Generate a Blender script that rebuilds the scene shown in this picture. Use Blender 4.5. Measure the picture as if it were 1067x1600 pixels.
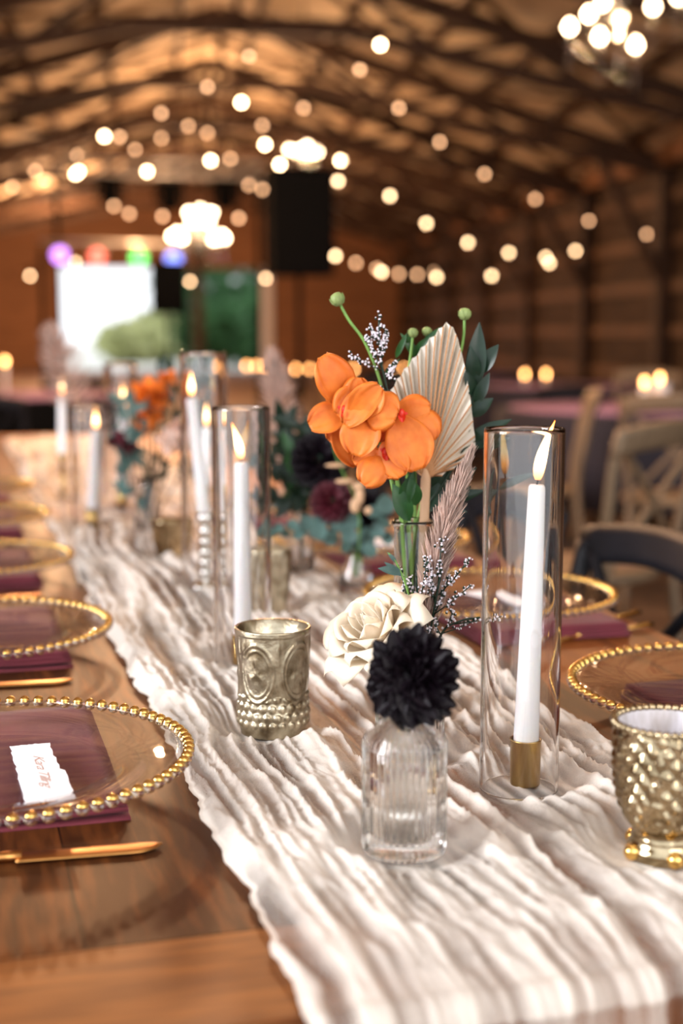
import bpy, bmesh, math, random
import numpy as np
from mathutils import Vector, Matrix, noise as mnoise
for o in list(bpy.data.objects): bpy.data.objects.remove(o)
random.seed(7); rng = np.random.default_rng(7)
R = math.radians; PI = math.pi
S = bpy.context.scene
COL = S.collection
# ------------------------------------------------------------------ camera, world, lights, exposure
FPX = 2150.0; CAMZ = 1.128; TZ = 0.75
YAW = math.atan((533.5-240)/FPX); PITCH = math.atan((800-520)/FPX)
cd = bpy.data.cameras.new('camera'); cam = bpy.data.objects.new('camera', cd); COL.objects.link(cam)
cd.sensor_fit = 'VERTICAL'; cd.sensor_height = 36; cd.sensor_width = 24; cd.lens = FPX/1600*36
cam.location = (0, 0, CAMZ); cam.rotation_euler = (PI/2-PITCH, 0, -YAW)
cd.dof.use_dof = True; cd.dof.focus_distance = 1.19; cd.dof.aperture_fstop = 3.1
cd.clip_start = 0.02; cd.clip_end = 300
S.camera = cam
S.view_settings.view_transform = 'Standard'; S.view_settings.look = 'None'
S.view_settings.gamma = 1; S.view_settings.use_curve_mapping = False
S.view_settings.exposure = 0.52
W = bpy.data.worlds.new('world'); S.world = W; W.use_nodes = True
W.node_tree.nodes['Background'].inputs[0].default_value = (0.93, 0.96, 1.0, 1)
W.node_tree.nodes['Background'].inputs[1].default_value = 1.3
def area(name, loc, target, size, power, col):
    l = bpy.data.lights.new(name, 'AREA'); l.shape = 'RECTANGLE'; l.size, l.size_y = size
    l.energy = power; l.color = col
    o = bpy.data.objects.new(name, l); COL.objects.link(o); o.location = loc
    o.rotation_euler = (Vector(target)-Vector(loc)).to_track_quat('-Z', 'Y').to_euler()
    return o
area('side_rake_light', (-3.4, 0.5, 2.15), (0.3, 1.3, 0.8), (1.5, 1.5), 165, (0.95, 0.96, 1.0))  # added lamp inside the left wall, no door there; rakes the runner folds
area('daylight_rear_opening', (2.0, -2.8, 2.6), (0.4, 2.0, 0.8), (3.0, 1.8), 62, (1.0, 0.90, 0.80))
def point(name, loc, power, col, r=0.15):
    l = bpy.data.lights.new(name, 'POINT'); l.energy = power; l.color = col; l.shadow_soft_size = r
    o = bpy.data.objects.new(name, l); COL.objects.link(o); o.location = loc
    return o
# ------------------------------------------------------------------ pixel / table frames
RM = Matrix.Rotation(-YAW, 3, 'Z') @ Matrix.Rotation(PI/2-PITCH, 3, 'X')
FWD = Vector((math.sin(YAW), math.cos(YAW), 0)); RGT = Vector((math.cos(YAW), -math.sin(YAW), 0))
CP = Vector((0, 0, CAMZ))
def ray(px, py): return RM @ Vector(((px-533.5)/FPX, (800-py)/FPX, -1))
def T(px, py, z=TZ):
    r = ray(px, py); return CP + r*((z-CAMZ)/r.z)
def A(px, py, D):
    r = ray(px, py); return CP + r*(D/r.dot(FWD))
TY = math.atan((533.5+78)/FPX)
ta = YAW - TY                      # table axis azimuth from +Y, towards +X
TV = Vector((math.sin(ta), math.cos(ta), 0)); TU = Vector((math.cos(ta), -math.sin(ta), 0))
TROT = -ta
def TF(a, b, z=TZ): return TU*a + TV*b + Vector((0, 0, z))
def inv(p): return p.dot(TU), p.dot(TV)
# ------------------------------------------------------------------ mesh builder
class MB:
    def __init__(s): s.v = []; s.f = []
    def add(s, vs, fs):
        n = len(s.v); s.v += [tuple(v) for v in vs]; s.f += [tuple(i+n for i in f) for f in fs]; return s
    def box(s, c, d, rz=0, M=None):
        x, y, z = [k/2 for k in d]; c = Vector(c)
        vs = [Vector((i, j, k)) for k in (-z, z) for j in (-y, y) for i in (-x, x)]
        rm = M if M is not None else Matrix.Rotation(rz, 3, 'Z')
        return s.add([c + rm @ v for v in vs], [(0,2,3,1),(4,5,7,6),(0,1,5,4),(2,6,7,3),(0,4,6,2),(1,3,7,5)])
    def beam(s, p, q, w, h):
        p = Vector(p); q = Vector(q); d = (q-p); L = d.length; d.normalize()
        up = Vector((0,0,1)) if abs(d.z) < .95 else Vector((0,1,0))
        x = d.cross(up).normalized(); y = x.cross(d).normalized()
        M = Matrix((x, d, y)).transposed()
        return s.box((p+q)/2, (w, L, h), M=M)
    def tube(s, pts, rad, n=8, cap=True):
        pts = [Vector(p) for p in pts]; m = len(pts)
        if not hasattr(rad, '__len__'): rad = [rad]*m
        base = len(s.v); ref = None
        for i, p in enumerate(pts):
            t = (pts[min(i+1, m-1)] - pts[max(i-1, 0)])
            if t.length < 1e-9: t = Vector((0,0,1))
            t.normalize()
            if ref is None:
                ref = t.orthogonal().normalized()
            ref = (ref - t*ref.dot(t))
            ref = ref.normalized() if ref.length > 1e-6 else t.orthogonal().normalized()
            b = t.cross(ref)
            for k in range(n):
                a = 2*PI*k/n; s.v.append(tuple(p + (ref*math.cos(a) + b*math.sin(a))*rad[i]))
        for i in range(m-1):
            for k in range(n):
                a = base+i*n+k; b_ = base+i*n+(k+1) % n
                s.f.append((a, b_, b_+n, a+n))
        if cap:
            s.f.append(tuple(base+k for k in range(n))[::-1]); s.f.append(tuple(base+(m-1)*n+k for k in range(n)))
        return s
    def lathe(s, prof, n=48, c=(0,0,0), M=None, disp=None, close=False, cap=True):
        c = Vector(c); base = len(s.v); m = len(prof)
        for i, (r, z) in enumerate(prof):
            for k in range(n):
                a = 2*PI*k/n; rr = r + (disp(a, z, i) if disp else 0)
                v = Vector((rr*math.cos(a), rr*math.sin(a), z))
                if M is not None: v = M @ v
                s.v.append(tuple(c+v))
        for i in range(m-1 if not close else m):
            for k in range(n):
                i2 = (i+1) % m
                s.f.append((base+i*n+k, base+i*n+(k+1) % n, base+i2*n+(k+1) % n, base+i2*n+k))
        if not close and cap:
            if prof[0][0] > 1e-5: s.f.append(tuple(base+k for k in range(n))[::-1])
            if prof[-1][0] > 1e-5: s.f.append(tuple(base+(m-1)*n+k for k in range(n)))
        return s
    def ball(s, c, r, n=8, sc=(1,1,1), M=None):
        m = max(4, n//2+1); pr = []
        vs = []; fs = []
        for i in range(m+1):
            th = PI*i/m
            for k in range(n):
                a = 2*PI*k/n
                v = Vector((math.sin(th)*math.cos(a)*sc[0], math.sin(th)*math.sin(a)*sc[1], math.cos(th)*sc[2]))*r
                if M is not None: v = M @ v
                vs.append(Vector(c)+v)
        for i in range(m):
            for k in range(n):
                fs.append((i*n+k, (i+1)*n+k, (i+1)*n+(k+1) % n, i*n+(k+1) % n))
        return s.add(vs, fs)
    def patch(s, fn, nu, nv):
        base = len(s.v)
        for i in range(nu+1):
            for j in range(nv+1):
                s.v.append(tuple(fn(i/nu, j/nv*2-1)))
        for i in range(nu):
            for j in range(nv):
                a = base+i*(nv+1)+j; s.f.append((a, a+1, a+nv+2, a+nv+1))
        return s
    def petal(s, p, q, w, nrm, prof=None, cup=0., bend=0., ruf=0., nu=10, nv=8, seed=0, tipcut=.02):
        p = Vector(p); q = Vector(q); d = q-p; L = d.length
        nrm = Vector(nrm); t = d.normalized(); nrm = (nrm - t*nrm.dot(t)).normalized(); sd = t.cross(nrm)
        prof = prof or (lambda u: math.sin(PI*min(1, (u*0.94+.03))**.8)**.62)
        def fn(u, v):
            ww = w*prof(u)
            r = ruf*math.sin(9*v*1.3+seed*2.1+4*u)*u*(abs(v)**1.5) if ruf else 0
            return p + d*u + sd*(ww*v) + nrm*(cup*w*(v*v)*prof(u) + bend*L*math.sin(PI*u) + r)
        return s.patch(fn, nu, nv)
    def build(s, name, mat, parent=None, smooth=True, world=False, solid=0, mods=None):
        me = bpy.data.meshes.new(name); vs = s.v
        if world and parent is not None:
            L = parent.location; vs = [(v[0]-L.x, v[1]-L.y, v[2]-L.z) for v in vs]
        me.from_pydata(vs, [], s.f); me.update()
        bm = bmesh.new(); bm.from_mesh(me); bmesh.ops.remove_doubles(bm, verts=bm.verts, dist=1e-7); bmesh.ops.recalc_face_normals(bm, faces=bm.faces); bm.to_mesh(me); bm.free()
        o = bpy.data.objects.new(name, me); COL.objects.link(o)
        if mat: me.materials.append(mat)
        if smooth: me.polygons.foreach_set('use_smooth', [True]*len(me.polygons))
        if parent is not None: o.parent = parent
        if solid:
            m = o.modifiers.new('s', 'SOLIDIFY'); m.thickness = solid; m.offset = 0
        return o
def thing(name, label, cat, loc, rz=0, group=None):
    o = bpy.data.objects.new(name, None); COL.objects.link(o); o.empty_display_size = .05
    o.location = loc; o.rotation_euler = (0, 0, rz); o['label'] = label; o['category'] = cat
    if group: o['group'] = group
    return o
def tag(o, label, cat, group=None):
    o['label'] = label; o['category'] = cat
    if group: o['group'] = group
    return o
def struct(o): o['kind'] = 'structure'; return o
def kids(o): return [c for c in bpy.data.objects if c.parent == o]
def dup(root, loc, rz, label, group=None):
    r = root.copy(); COL.objects.link(r); r.location = loc; r.rotation_euler = (0, 0, rz); r['label'] = label
    if group: r['group'] = group
    for ch in kids(root):
        c = ch.copy(); COL.objects.link(c); c.parent = r
        for g in kids(ch):
            d = g.copy(); COL.objects.link(d); d.parent = c
    return r
# ------------------------------------------------------------------ materials
def mat(name, col, rough=.5, metal=0, trans=0, ior=1.45, emis=None, es=0, coat=0, sss=0, spec=None, alpha=1, sheen=0,
        nscale=0, namt=0.0, bump=0, bscale=50, col2=None, detail=3, stretch=(1,1,1)):
    m = bpy.data.materials.new(name); m.use_nodes = True; nt = m.node_tree; b = nt.nodes['Principled BSDF']
    I = b.inputs
    I['Base Color'].default_value = (*col, 1); I['Roughness'].default_value = rough; I['Metallic'].default_value = metal
    I['Transmission Weight'].default_value = trans; I['IOR'].default_value = ior; I['Coat Weight'].default_value = coat
    I['Coat Roughness'].default_value = .12
    I['Subsurface Weight'].default_value = sss; I['Subsurface Radius'].default_value = (.01, .006, .004)
    I['Sheen Weight'].default_value = sheen
    if spec is not None: I['Specular IOR Level'].default_value = spec
    if emis: I['Emission Color'].default_value = (*emis, 1); I['Emission Strength'].default_value = es
    tc = nt.nodes.new('ShaderNodeTexCoord'); mp = nt.nodes.new('ShaderNodeMapping'); mp.inputs['Scale'].default_value = stretch
    nt.links.new(tc.outputs['Object'], mp.inputs[0])
    if nscale:
        n = nt.nodes.new('ShaderNodeTexNoise'); n.inputs['Scale'].default_value = nscale; n.inputs['Detail'].default_value = detail
        nt.links.new(mp.outputs[0], n.inputs[0])
        r = nt.nodes.new('ShaderNodeValToRGB'); r.color_ramp.elements[0].position = .32; r.color_ramp.elements[1].position = .68
        c2 = col2 or tuple(c*(1-namt) for c in col)
        r.color_ramp.elements[0].color = (*c2, 1); r.color_ramp.elements[1].color = (*col, 1)
        nt.links.new(n.outputs[0], r.inputs[0]); nt.links.new(r.outputs[0], I['Base Color'])
    if bump:
        n2 = nt.nodes.new('ShaderNodeTexNoise'); n2.inputs['Scale'].default_value = bscale; n2.inputs['Detail'].default_value = 4
        nt.links.new(mp.outputs[0], n2.inputs[0])
        bp = nt.nodes.new('ShaderNodeBump'); bp.inputs['Strength'].default_value = bump; bp.inputs['Distance'].default_value = .002
        nt.links.new(n2.outputs[0], bp.inputs['Height']); nt.links.new(bp.outputs[0], I['Normal'])
    return m
def leafmat(name, col, trans=.35, rough=.4, nscale=60, namt=.35, col2=None):
    m = mat(name, col, rough, nscale=nscale, namt=namt, col2=col2)
    nt = m.node_tree; b = nt.nodes['Principled BSDF']; out = nt.nodes['Material Output']
    t = nt.nodes.new('ShaderNodeBsdfTranslucent'); mx = nt.nodes.new('ShaderNodeMixShader'); mx.inputs[0].default_value = trans
    src = b.inputs['Base Color'].links[0].from_socket
    nt.links.new(src, t.inputs[0]); nt.links.new(b.outputs[0], mx.inputs[1]); nt.links.new(t.outputs[0], mx.inputs[2])
    nt.links.new(mx.outputs[0], out.inputs[0]); return m
def emit(name, col, s):
    m = bpy.data.materials.new(name); m.use_nodes = True; nt = m.node_tree; nt.nodes.clear()
    e = nt.nodes.new('ShaderNodeEmission'); e.inputs[0].default_value = (*col, 1); e.inputs[1].default_value = s
    o = nt.nodes.new('ShaderNodeOutputMaterial'); nt.links.new(e.outputs[0], o.inputs[0]); return m
def woodmat(name, c1, c2, rough=.33, plank=.14, along='Y', coat=.35):
    m = bpy.data.materials.new(name); m.use_nodes = True; nt = m.node_tree; b = nt.nodes['Principled BSDF']
    tc = nt.nodes.new('ShaderNodeTexCoord'); sp = nt.nodes.new('ShaderNodeSeparateXYZ'); nt.links.new(tc.outputs['Object'], sp.inputs[0])
    ac = 'X' if along == 'Y' else 'Y'; al = along
    dv = nt.nodes.new('ShaderNodeMath'); dv.operation = 'DIVIDE'; dv.inputs[1].default_value = plank; nt.links.new(sp.outputs[ac], dv.inputs[0])
    fl = nt.nodes.new('ShaderNodeMath'); fl.operation = 'FLOOR'; nt.links.new(dv.outputs[0], fl.inputs[0])
    fr = nt.nodes.new('ShaderNodeMath'); fr.operation = 'FRACT'; nt.links.new(dv.outputs[0], fr.inputs[0])
    wn = nt.nodes.new('ShaderNodeTexWhiteNoise'); wn.noise_dimensions = '1D'; nt.links.new(fl.outputs[0], wn.inputs['W'])
    cb = nt.nodes.new('ShaderNodeCombineXYZ')
    sx = nt.nodes.new('ShaderNodeMath'); sx.operation = 'MULTIPLY'; sx.inputs[1].default_value = 14; nt.links.new(sp.outputs[ac], sx.inputs[0])
    sy = nt.nodes.new('ShaderNodeMath'); sy.operation = 'MULTIPLY'; sy.inputs[1].default_value = 1.6; nt.links.new(sp.outputs[al], sy.inputs[0])
    of = nt.nodes.new('ShaderNodeMath'); of.operation = 'MULTIPLY'; of.inputs[1].default_value = 37; nt.links.new(wn.outputs['Value'], of.inputs[0])
    nt.links.new(sx.outputs[0], cb.inputs[0]); nt.links.new(sy.outputs[0], cb.inputs[1]); nt.links.new(of.outputs[0], cb.inputs[2])
    n1 = nt.nodes.new('ShaderNodeTexNoise'); n1.inputs['Scale'].default_value = 1.0; n1.inputs['Detail'].default_value = 2; nt.links.new(cb.outputs[0], n1.inputs[0])
    mu = nt.nodes.new('ShaderNodeMath'); mu.operation = 'MULTIPLY'; mu.inputs[1].default_value = 16; nt.links.new(n1.outputs[0], mu.inputs[0])
    sn = nt.nodes.new('ShaderNodeMath'); sn.operation = 'SINE'; nt.links.new(mu.outputs[0], sn.inputs[0])
    n2 = nt.nodes.new('ShaderNodeTexNoise'); n2.inputs['Scale'].default_value = 9; n2.inputs['Detail'].default_value = 6; nt.links.new(cb.outputs[0], n2.inputs[0])
    ad = nt.nodes.new('ShaderNodeMath'); ad.operation = 'MULTIPLY_ADD'; ad.inputs[1].default_value = .16; nt.links.new(sn.outputs[0], ad.inputs[0]); nt.links.new(n2.outputs[0], ad.inputs[2])
    a2 = nt.nodes.new('ShaderNodeMath'); a2.operation = 'MULTIPLY_ADD'; a2.inputs[1].default_value = .55; nt.links.new(wn.outputs['Value'], a2.inputs[0]); nt.links.new(ad.outputs[0], a2.inputs[2])
    a3 = nt.nodes.new('ShaderNodeMath'); a3.operation = 'SUBTRACT'; a3.inputs[1].default_value = .28; nt.links.new(a2.outputs[0], a3.inputs[0])
    r = nt.nodes.new('ShaderNodeValToRGB'); r.color_ramp.elements[0].position = .2; r.color_ramp.elements[1].position = .85
    r.color_ramp.elements[0].color = (*c1, 1); r.color_ramp.elements[1].color = (*c2, 1); nt.links.new(a3.outputs[0], r.inputs[0])
    # seam between planks
    pp = nt.nodes.new('ShaderNodeMath'); pp.operation = 'PINGPONG'; pp.inputs[1].default_value = .5; nt.links.new(fr.outputs[0], pp.inputs[0])
    lt = nt.nodes.new('ShaderNodeMath'); lt.operation = 'LESS_THAN'; lt.inputs[1].default_value = .006/plank*.14; nt.links.new(pp.outputs[0], lt.inputs[0])
    mx = nt.nodes.new('ShaderNodeMix'); mx.data_type = 'RGBA'; nt.links.new(lt.outputs[0], mx.inputs[0]); nt.links.new(r.outputs[0], mx.inputs[6]); mx.inputs[7].default_value = (*[c*.35 for c in c1], 1)
    nt.links.new(mx.outputs[2], b.inputs['Base Color'])
    b.inputs['Roughness'].default_value = rough; b.inputs['Coat Weight'].default_value = coat; b.inputs['Coat Roughness'].default_value = .25
    b.inputs['Specular IOR Level'].default_value = .22
    bp = nt.nodes.new('ShaderNodeBump'); bp.inputs['Strength'].default_value = .12; bp.inputs['Distance'].default_value = .001
    nt.links.new(n2.outputs[0], bp.inputs['Height']); nt.links.new(bp.outputs[0], b.inputs['Normal'])
    return m
M = {}
M['wood'] = woodmat('table_wood', (.045, .013, .0035), (.235, .070, .016), rough=.45, coat=.0)
M['wood_end'] = woodmat('table_wood_end', (.13, .040, .010), (.33, .115, .028), rough=.45, along='X', plank=.5, coat=.0)
M['wood_dark'] = mat('dark_wood', (.035, .018, .01), .45, nscale=8, namt=.4, stretch=(4, 4, .6))
M['glass'] = mat('clear_glass', (1, 1, 1), .0, trans=1, ior=1.45)
M['glassr'] = mat('ribbed_glass', (1, .99, .97), .02, trans=1, ior=1.4)
M['water'] = mat('water', (1, 1, 1), 0, trans=1, ior=1.33)
M['gold'] = mat('gilt', (.83, .52, .16), .18, 1)
M['brass'] = mat('aged_brass', (.62, .42, .15), .32, 1, nscale=90, col2=(.36, .22, .08), bump=.25, bscale=160, stretch=(1, 1, .25))
M['knife'] = mat('gold_cutlery', (.60, .29, .09), .3, 1)
M['votive'] = mat('antique_gold_glass', (.64, .57, .42), .32, .88, nscale=55, col2=(.20, .15, .085), bump=.35, bscale=220, coat=.3)
M['mercury'] = mat('mercury_glass', (.62, .50, .32), .10, 1, nscale=60, col2=(.25, .19, .11), bump=.2, bscale=150)
M['mercury_in'] = mat('silvered_interior', (.80, .78, .84), .35, .35, nscale=120, col2=(.55, .52, .52), stretch=(1, 1, .3))
M['wax'] = mat('white_wax', (.88, .86, .86), .42, sss=.25)
M['wick'] = mat('burnt_wick', (.01, .008, .006), .9)
M['orchid'] = leafmat('orange_petal', (.84, .235, .03), .22, .5, 70, 0, (.70, .15, .014))
M['lip'] = mat('red_lip', (.65, .03, .01), .4)
M['rose'] = leafmat('cream_petal', (.95, .87, .74), .3, .5, 30, 0, (.93, .80, .62))
M['dahlia'] = mat('black_dahlia', (.0045, .0018, .004), .5, spec=.22)
M['burg'] = mat('burgundy_petal', (.075, .004, .012), .6, nscale=30, namt=.5)
M['leaf'] = leafmat('dark_green_leaf', (.02, .09, .02), .2, .35)
M['leaf2'] = leafmat('deep_leaf', (.008, .028, .014), .1, .35)
M['stem'] = leafmat('green_stem', (.22, .42, .09), .15, .4)
M['euc'] = leafmat('eucalyptus', (.085, .165, .15), .2, .6)
M['bud'] = leafmat('bud_green', (.35, .45, .16), .2, .5)
M['statice'] = mat('statice_floret', (.72, .66, .72), .7)
M['dry'] = mat('dried_stem', (.62, .38, .22), .6, nscale=40, namt=.25, stretch=(1, 1, .2))
M['pampas'] = leafmat('pampas_plume', (.88, .66, .56), .4, .8)
M['napkin'] = mat('mauve_napkin', (.20, .030, .048), .85, bump=.3, bscale=500, nscale=15, namt=.3, sheen=.1)
M['paper'] = mat('cotton_paper', (.86, .85, .90), .85, bump=.25, bscale=250)
M['ink'] = mat('brown_ink', (.36, .22, .20), .6)
M['tin'] = mat('wax_orange', (.75, .28, .1), .5)
M['chair'] = mat('dark_chair', (.012, .012, .016), .5, spec=.3, nscale=10, namt=.4)
M['chair_tan'] = mat('pale_wood_chair', (.20, .135, .08), .5, nscale=10, namt=.3, stretch=(4, 4, .5))
M['black'] = mat('black_plastic', (.003, .003, .0032), .9, spec=.1, nscale=20, namt=.3)
M['chrome'] = mat('truss_metal', (.9, .86, .78), .3, .45, nscale=10, namt=.1)
M['concrete'] = mat('floor_concrete', (.13, .075, .045), .7, nscale=3, namt=.35, bump=.2, bscale=40)
M['roof'] = mat('roof_liner', (.80, .66, .48), .8, nscale=1.2, col2=(.55, .40, .25), stretch=(1, 1, 1))
M['timber'] = mat('rough_timber', (.07, .033, .016), .7, nscale=6, namt=.4)
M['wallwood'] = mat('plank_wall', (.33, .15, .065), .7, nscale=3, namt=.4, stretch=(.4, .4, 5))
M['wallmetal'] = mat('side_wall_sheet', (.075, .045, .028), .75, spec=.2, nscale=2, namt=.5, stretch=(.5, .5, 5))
M['girt'] = mat('girt_wood', (.17, .085, .04), .7, nscale=3, namt=.5)
M['grass'] = mat('pale_gravel', (.80, .80, .74), .9, nscale=4, namt=.4)
M['tree'] = leafmat('tree_leaf', (.07, .19, .07), .4, .7, 3, .5)
M['tree2'] = leafmat('tree_leaf_yellow', (.62, .66, .34), .4, .7, 3, .3)
M['bark'] = mat('bark', (.06, .045, .035), .9, nscale=9, namt=.4)
M['cloth_purple_lit'] = mat('purple_lit_cloth', (.36, .20, .34), .8, nscale=9, namt=.3)  # purple light falling on the tables, put into the cloth colour
M['cloth_dark'] = mat('dark_navy_cloth', (.02, .018, .03), .8, nscale=9, namt=.2)
M['cloth_white'] = mat('white_cloth', (.6, .5, .42), .8, nscale=9, namt=.15)
M['bulb'] = emit('bulb_glow', (1, .62, .33), 12)
M['bulb_hot'] = emit('bulb_glow_hot', (1, .66, .36), 32)
M['bulb_dim'] = emit('bulb_glow_dim', (1, .53, .27), 6.5)
M['chand_bulb'] = emit('candelabra_glow', (1, .68, .40), 26)
M['far_flame'] = emit('far_flame', (1, .42, .13), 14)
def flame_mat():
    m = bpy.data.materials.new('candle_flame'); m.use_nodes = True; nt = m.node_tree; nt.nodes.clear()
    tc = nt.nodes.new('ShaderNodeTexCoord'); sp = nt.nodes.new('ShaderNodeSeparateXYZ'); nt.links.new(tc.outputs['Generated'], sp.inputs[0])
    r = nt.nodes.new('ShaderNodeValToRGB'); e = r.color_ramp.elements
    e[0].position = 0; e[0].color = (.25, .09, .03, 1); e[1].position = 1; e[1].color = (.7, .17, .02, 1)
    for p, c in ((.18, (1, .42, .12, 1)), (.4, (1, .75, .42, 1)), (.7, (1, .6, .22, 1))):
        k = e.new(p); k.color = c
    nt.links.new(sp.outputs[2], r.inputs[0])
    em = nt.nodes.new('ShaderNodeEmission'); em.inputs[1].default_value = 6; nt.links.new(r.outputs[0], em.inputs[0])
    o = nt.nodes.new('ShaderNodeOutputMaterial'); nt.links.new(em.outputs[0], o.inputs[0]); return m
M['flame'] = flame_mat()
def thin_glass():
    m = bpy.data.materials.new('thin_clear_glass'); m.use_nodes = True; nt = m.node_tree; nt.nodes.clear()
    f = nt.nodes.new('ShaderNodeFresnel'); f.inputs[0].default_value = 1.5
    ge = nt.nodes.new('ShaderNodeNewGeometry'); mr = nt.nodes.new('ShaderNodeMapRange'); mr.inputs[3].default_value = 1.5; mr.inputs[4].default_value = 1/1.5
    nt.links.new(ge.outputs['Backfacing'], mr.inputs[0]); nt.links.new(mr.outputs[0], f.inputs[0])
    a = nt.nodes.new('ShaderNodeBsdfTransparent'); a.inputs[0].default_value = (.97, .97, .965, 1)
    g = nt.nodes.new('ShaderNodeBsdfGlossy'); g.inputs[1].default_value = .03
    x = nt.nodes.new('ShaderNodeMixShader'); o = nt.nodes.new('ShaderNodeOutputMaterial')
    nt.links.new(f.outputs[0], x.inputs[0]); nt.links.new(a.outputs[0], x.inputs[1]); nt.links.new(g.outputs[0], x.inputs[2]); nt.links.new(x.outputs[0], o.inputs[0]); return m
M['thin'] = thin_glass()
def palm_mat():
    return leafmat('dried_palm', (.93, .89, .82), .2, .7, 25, 0, (.84, .77, .66))
M['palm'] = palm_mat()
M['palm_edge'] = mat('palm_fold_edge', (.50, .25, .11), .7, nscale=30, namt=.2)
def gauze():
    m = bpy.data.materials.new('cheesecloth'); m.use_nodes = True; nt = m.node_tree; b = nt.nodes['Principled BSDF']; out = nt.nodes['Material Output']
    at = nt.nodes.new('ShaderNodeAttribute'); at.attribute_name = 'weave'
    b.inputs['Roughness'].default_value = .9; b.inputs['Base Color'].default_value = (.95, .88, .80, 1); b.inputs['Sheen Weight'].default_value = .1
    tc = nt.nodes.new('ShaderNodeTexCoord')
    w = nt.nodes.new('ShaderNodeTexNoise'); w.inputs['Scale'].default_value = 900; w.inputs['Detail'].default_value = 2; nt.links.new(tc.outputs['Object'], w.inputs[0])
    bp = nt.nodes.new('ShaderNodeBump'); bp.inputs['Strength'].default_value = .5; bp.inputs['Distance'].default_value = .0008
    nt.links.new(w.outputs[0], bp.inputs['Height']); nt.links.new(bp.outputs[0], b.inputs['Normal'])
    tl = nt.nodes.new('ShaderNodeBsdfTranslucent'); tl.inputs[0].default_value = (.93, .74, .56, 1)
    m1 = nt.nodes.new('ShaderNodeMixShader'); m1.inputs[0].default_value = .3; nt.links.new(b.outputs[0], m1.inputs[1]); nt.links.new(tl.outputs[0], m1.inputs[2])
    tr = nt.nodes.new('ShaderNodeBsdfTransparent'); m2 = nt.nodes.new('ShaderNodeMixShader')
    ad = nt.nodes.new('ShaderNodeMath'); ad.operation = 'MULTIPLY_ADD'; ad.inputs[1].default_value = .35; nt.links.new(w.outputs[0], ad.inputs[0]); 
    sb = nt.nodes.new('ShaderNodeMath'); sb.operation = 'SUBTRACT'; sb.inputs[1].default_value = .17; nt.links.new(at.outputs['Fac'], sb.inputs[0]); nt.links.new(sb.outputs[0], ad.inputs[2]); ad.use_clamp = True
    nt.links.new(ad.outputs[0], m2.inputs[0]); nt.links.new(tr.outputs[0], m2.inputs[1]); nt.links.new(m1.outputs[0], m2.inputs[2])
    nt.links.new(m2.outputs[0], out.inputs[0]); return m
M['gauze'] = gauze()
# ------------------------------------------------------------------ the barn
XL, XR, YB, YF, EAVE, RIDGE, XM = -5.5, 7.5, 42.0, -1.5, 3.75, 5.7, 1.0
struct(MB().box(((XL+XR)/2, (YB+YF)/2, -.05), (XR-XL+.4, YB-YF+.4, .1)).build('floor', M['concrete'], smooth=False))
struct(MB().box((XL-.05, (YB+YF)/2, EAVE/2), (.1, YB-YF, EAVE)).build('wall_left', M['wallwood'], smooth=False))
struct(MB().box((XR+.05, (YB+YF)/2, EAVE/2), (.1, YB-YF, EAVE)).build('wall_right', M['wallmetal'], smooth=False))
DX0 = T(93, 440, 0); 
def atY(px, Y):  # X on plane y=Y for a pixel column near horizon
    r = ray(px, 520); return r.x*(Y/r.y)
dx0, dx1, dh = atY(92, YB), atY(410, YB), 3.05
def back():
    m = MB()
    def pr(poly):
        n = len(poly); vs = [(x, YB, z) for x, z in poly]+[(x, YB+.12, z) for x, z in poly]
        m.add(vs, [tuple(range(n)), tuple(range(n, 2*n))[::-1]]+[(i, i+n, (i+1) % n+n, (i+1) % n) for i in range(n)])
    pr([(XL, 0), (dx0, 0), (dx0, dh), (XL, dh)]); pr([(dx1, 0), (XR, 0), (XR, dh), (dx1, dh)])
    pr([(XL, dh), (XR, dh), (XR, EAVE), (XM, RIDGE), (XL, EAVE)])
    return m
struct(back().build('wall_back', M['wallwood'], smooth=False))
# door jambs, post
struct(MB().box((dx0-.1, YB-.06, dh/2), (.2, .12, dh)).box(((dx0+dx1)/2, YB-.06, dh+.1), (dx1-dx0+.5, .12, .2)).build('trim_1', M['wallwood'], smooth=False))
struct(MB().box((dx1+.12, YB-.06, dh/2), (.34, .12, dh)).build('trim_2', M['paper'], smooth=False))
xp = atY(309, YB)
struct(MB().box((xp, YB-.2, 2.2), (.3, .3, 4.4)).build('trim_0', M['timber'], smooth=False))
def slope(side):
    x0, x1 = (XL, XM) if side < 0 else (XR, XM)
    return MB().add([(x0, YF, EAVE), (x0, YB, EAVE), (x1, YB, RIDGE), (x1, YF, RIDGE)]+[(x0, YF, EAVE+.08), (x0, YB, EAVE+.08), (x1, YB, RIDGE+.08), (x1, YF, RIDGE+.08)],
        [(0,1,2,3),(7,6,5,4),(0,4,5,1),(1,5,6,2),(2,6,7,3),(3,7,4,0)])
struct(slope(-1).build('ceiling', M['roof'], smooth=False)); struct(slope(1).build('ceiling.001', M['roof'], smooth=False))
def roof_z(x): 
    t = (x-XL)/(XM-XL) if x < XM else (XR-x)/(XR-XM)
    return EAVE + (RIDGE-EAVE)*t
tn = 3
for i in range(6):
    for sd in (-1, 1):
        x = XM + sd*(i+.5)*1.05
        if x < XL or x > XR: continue
        struct(MB().beam((x, YF, roof_z(x)-.08), (x, YB, roof_z(x)-.08), .06, .14).build('trim_%d' % tn, M['timber'], smooth=False)); tn += 1
y = 1.5
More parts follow.
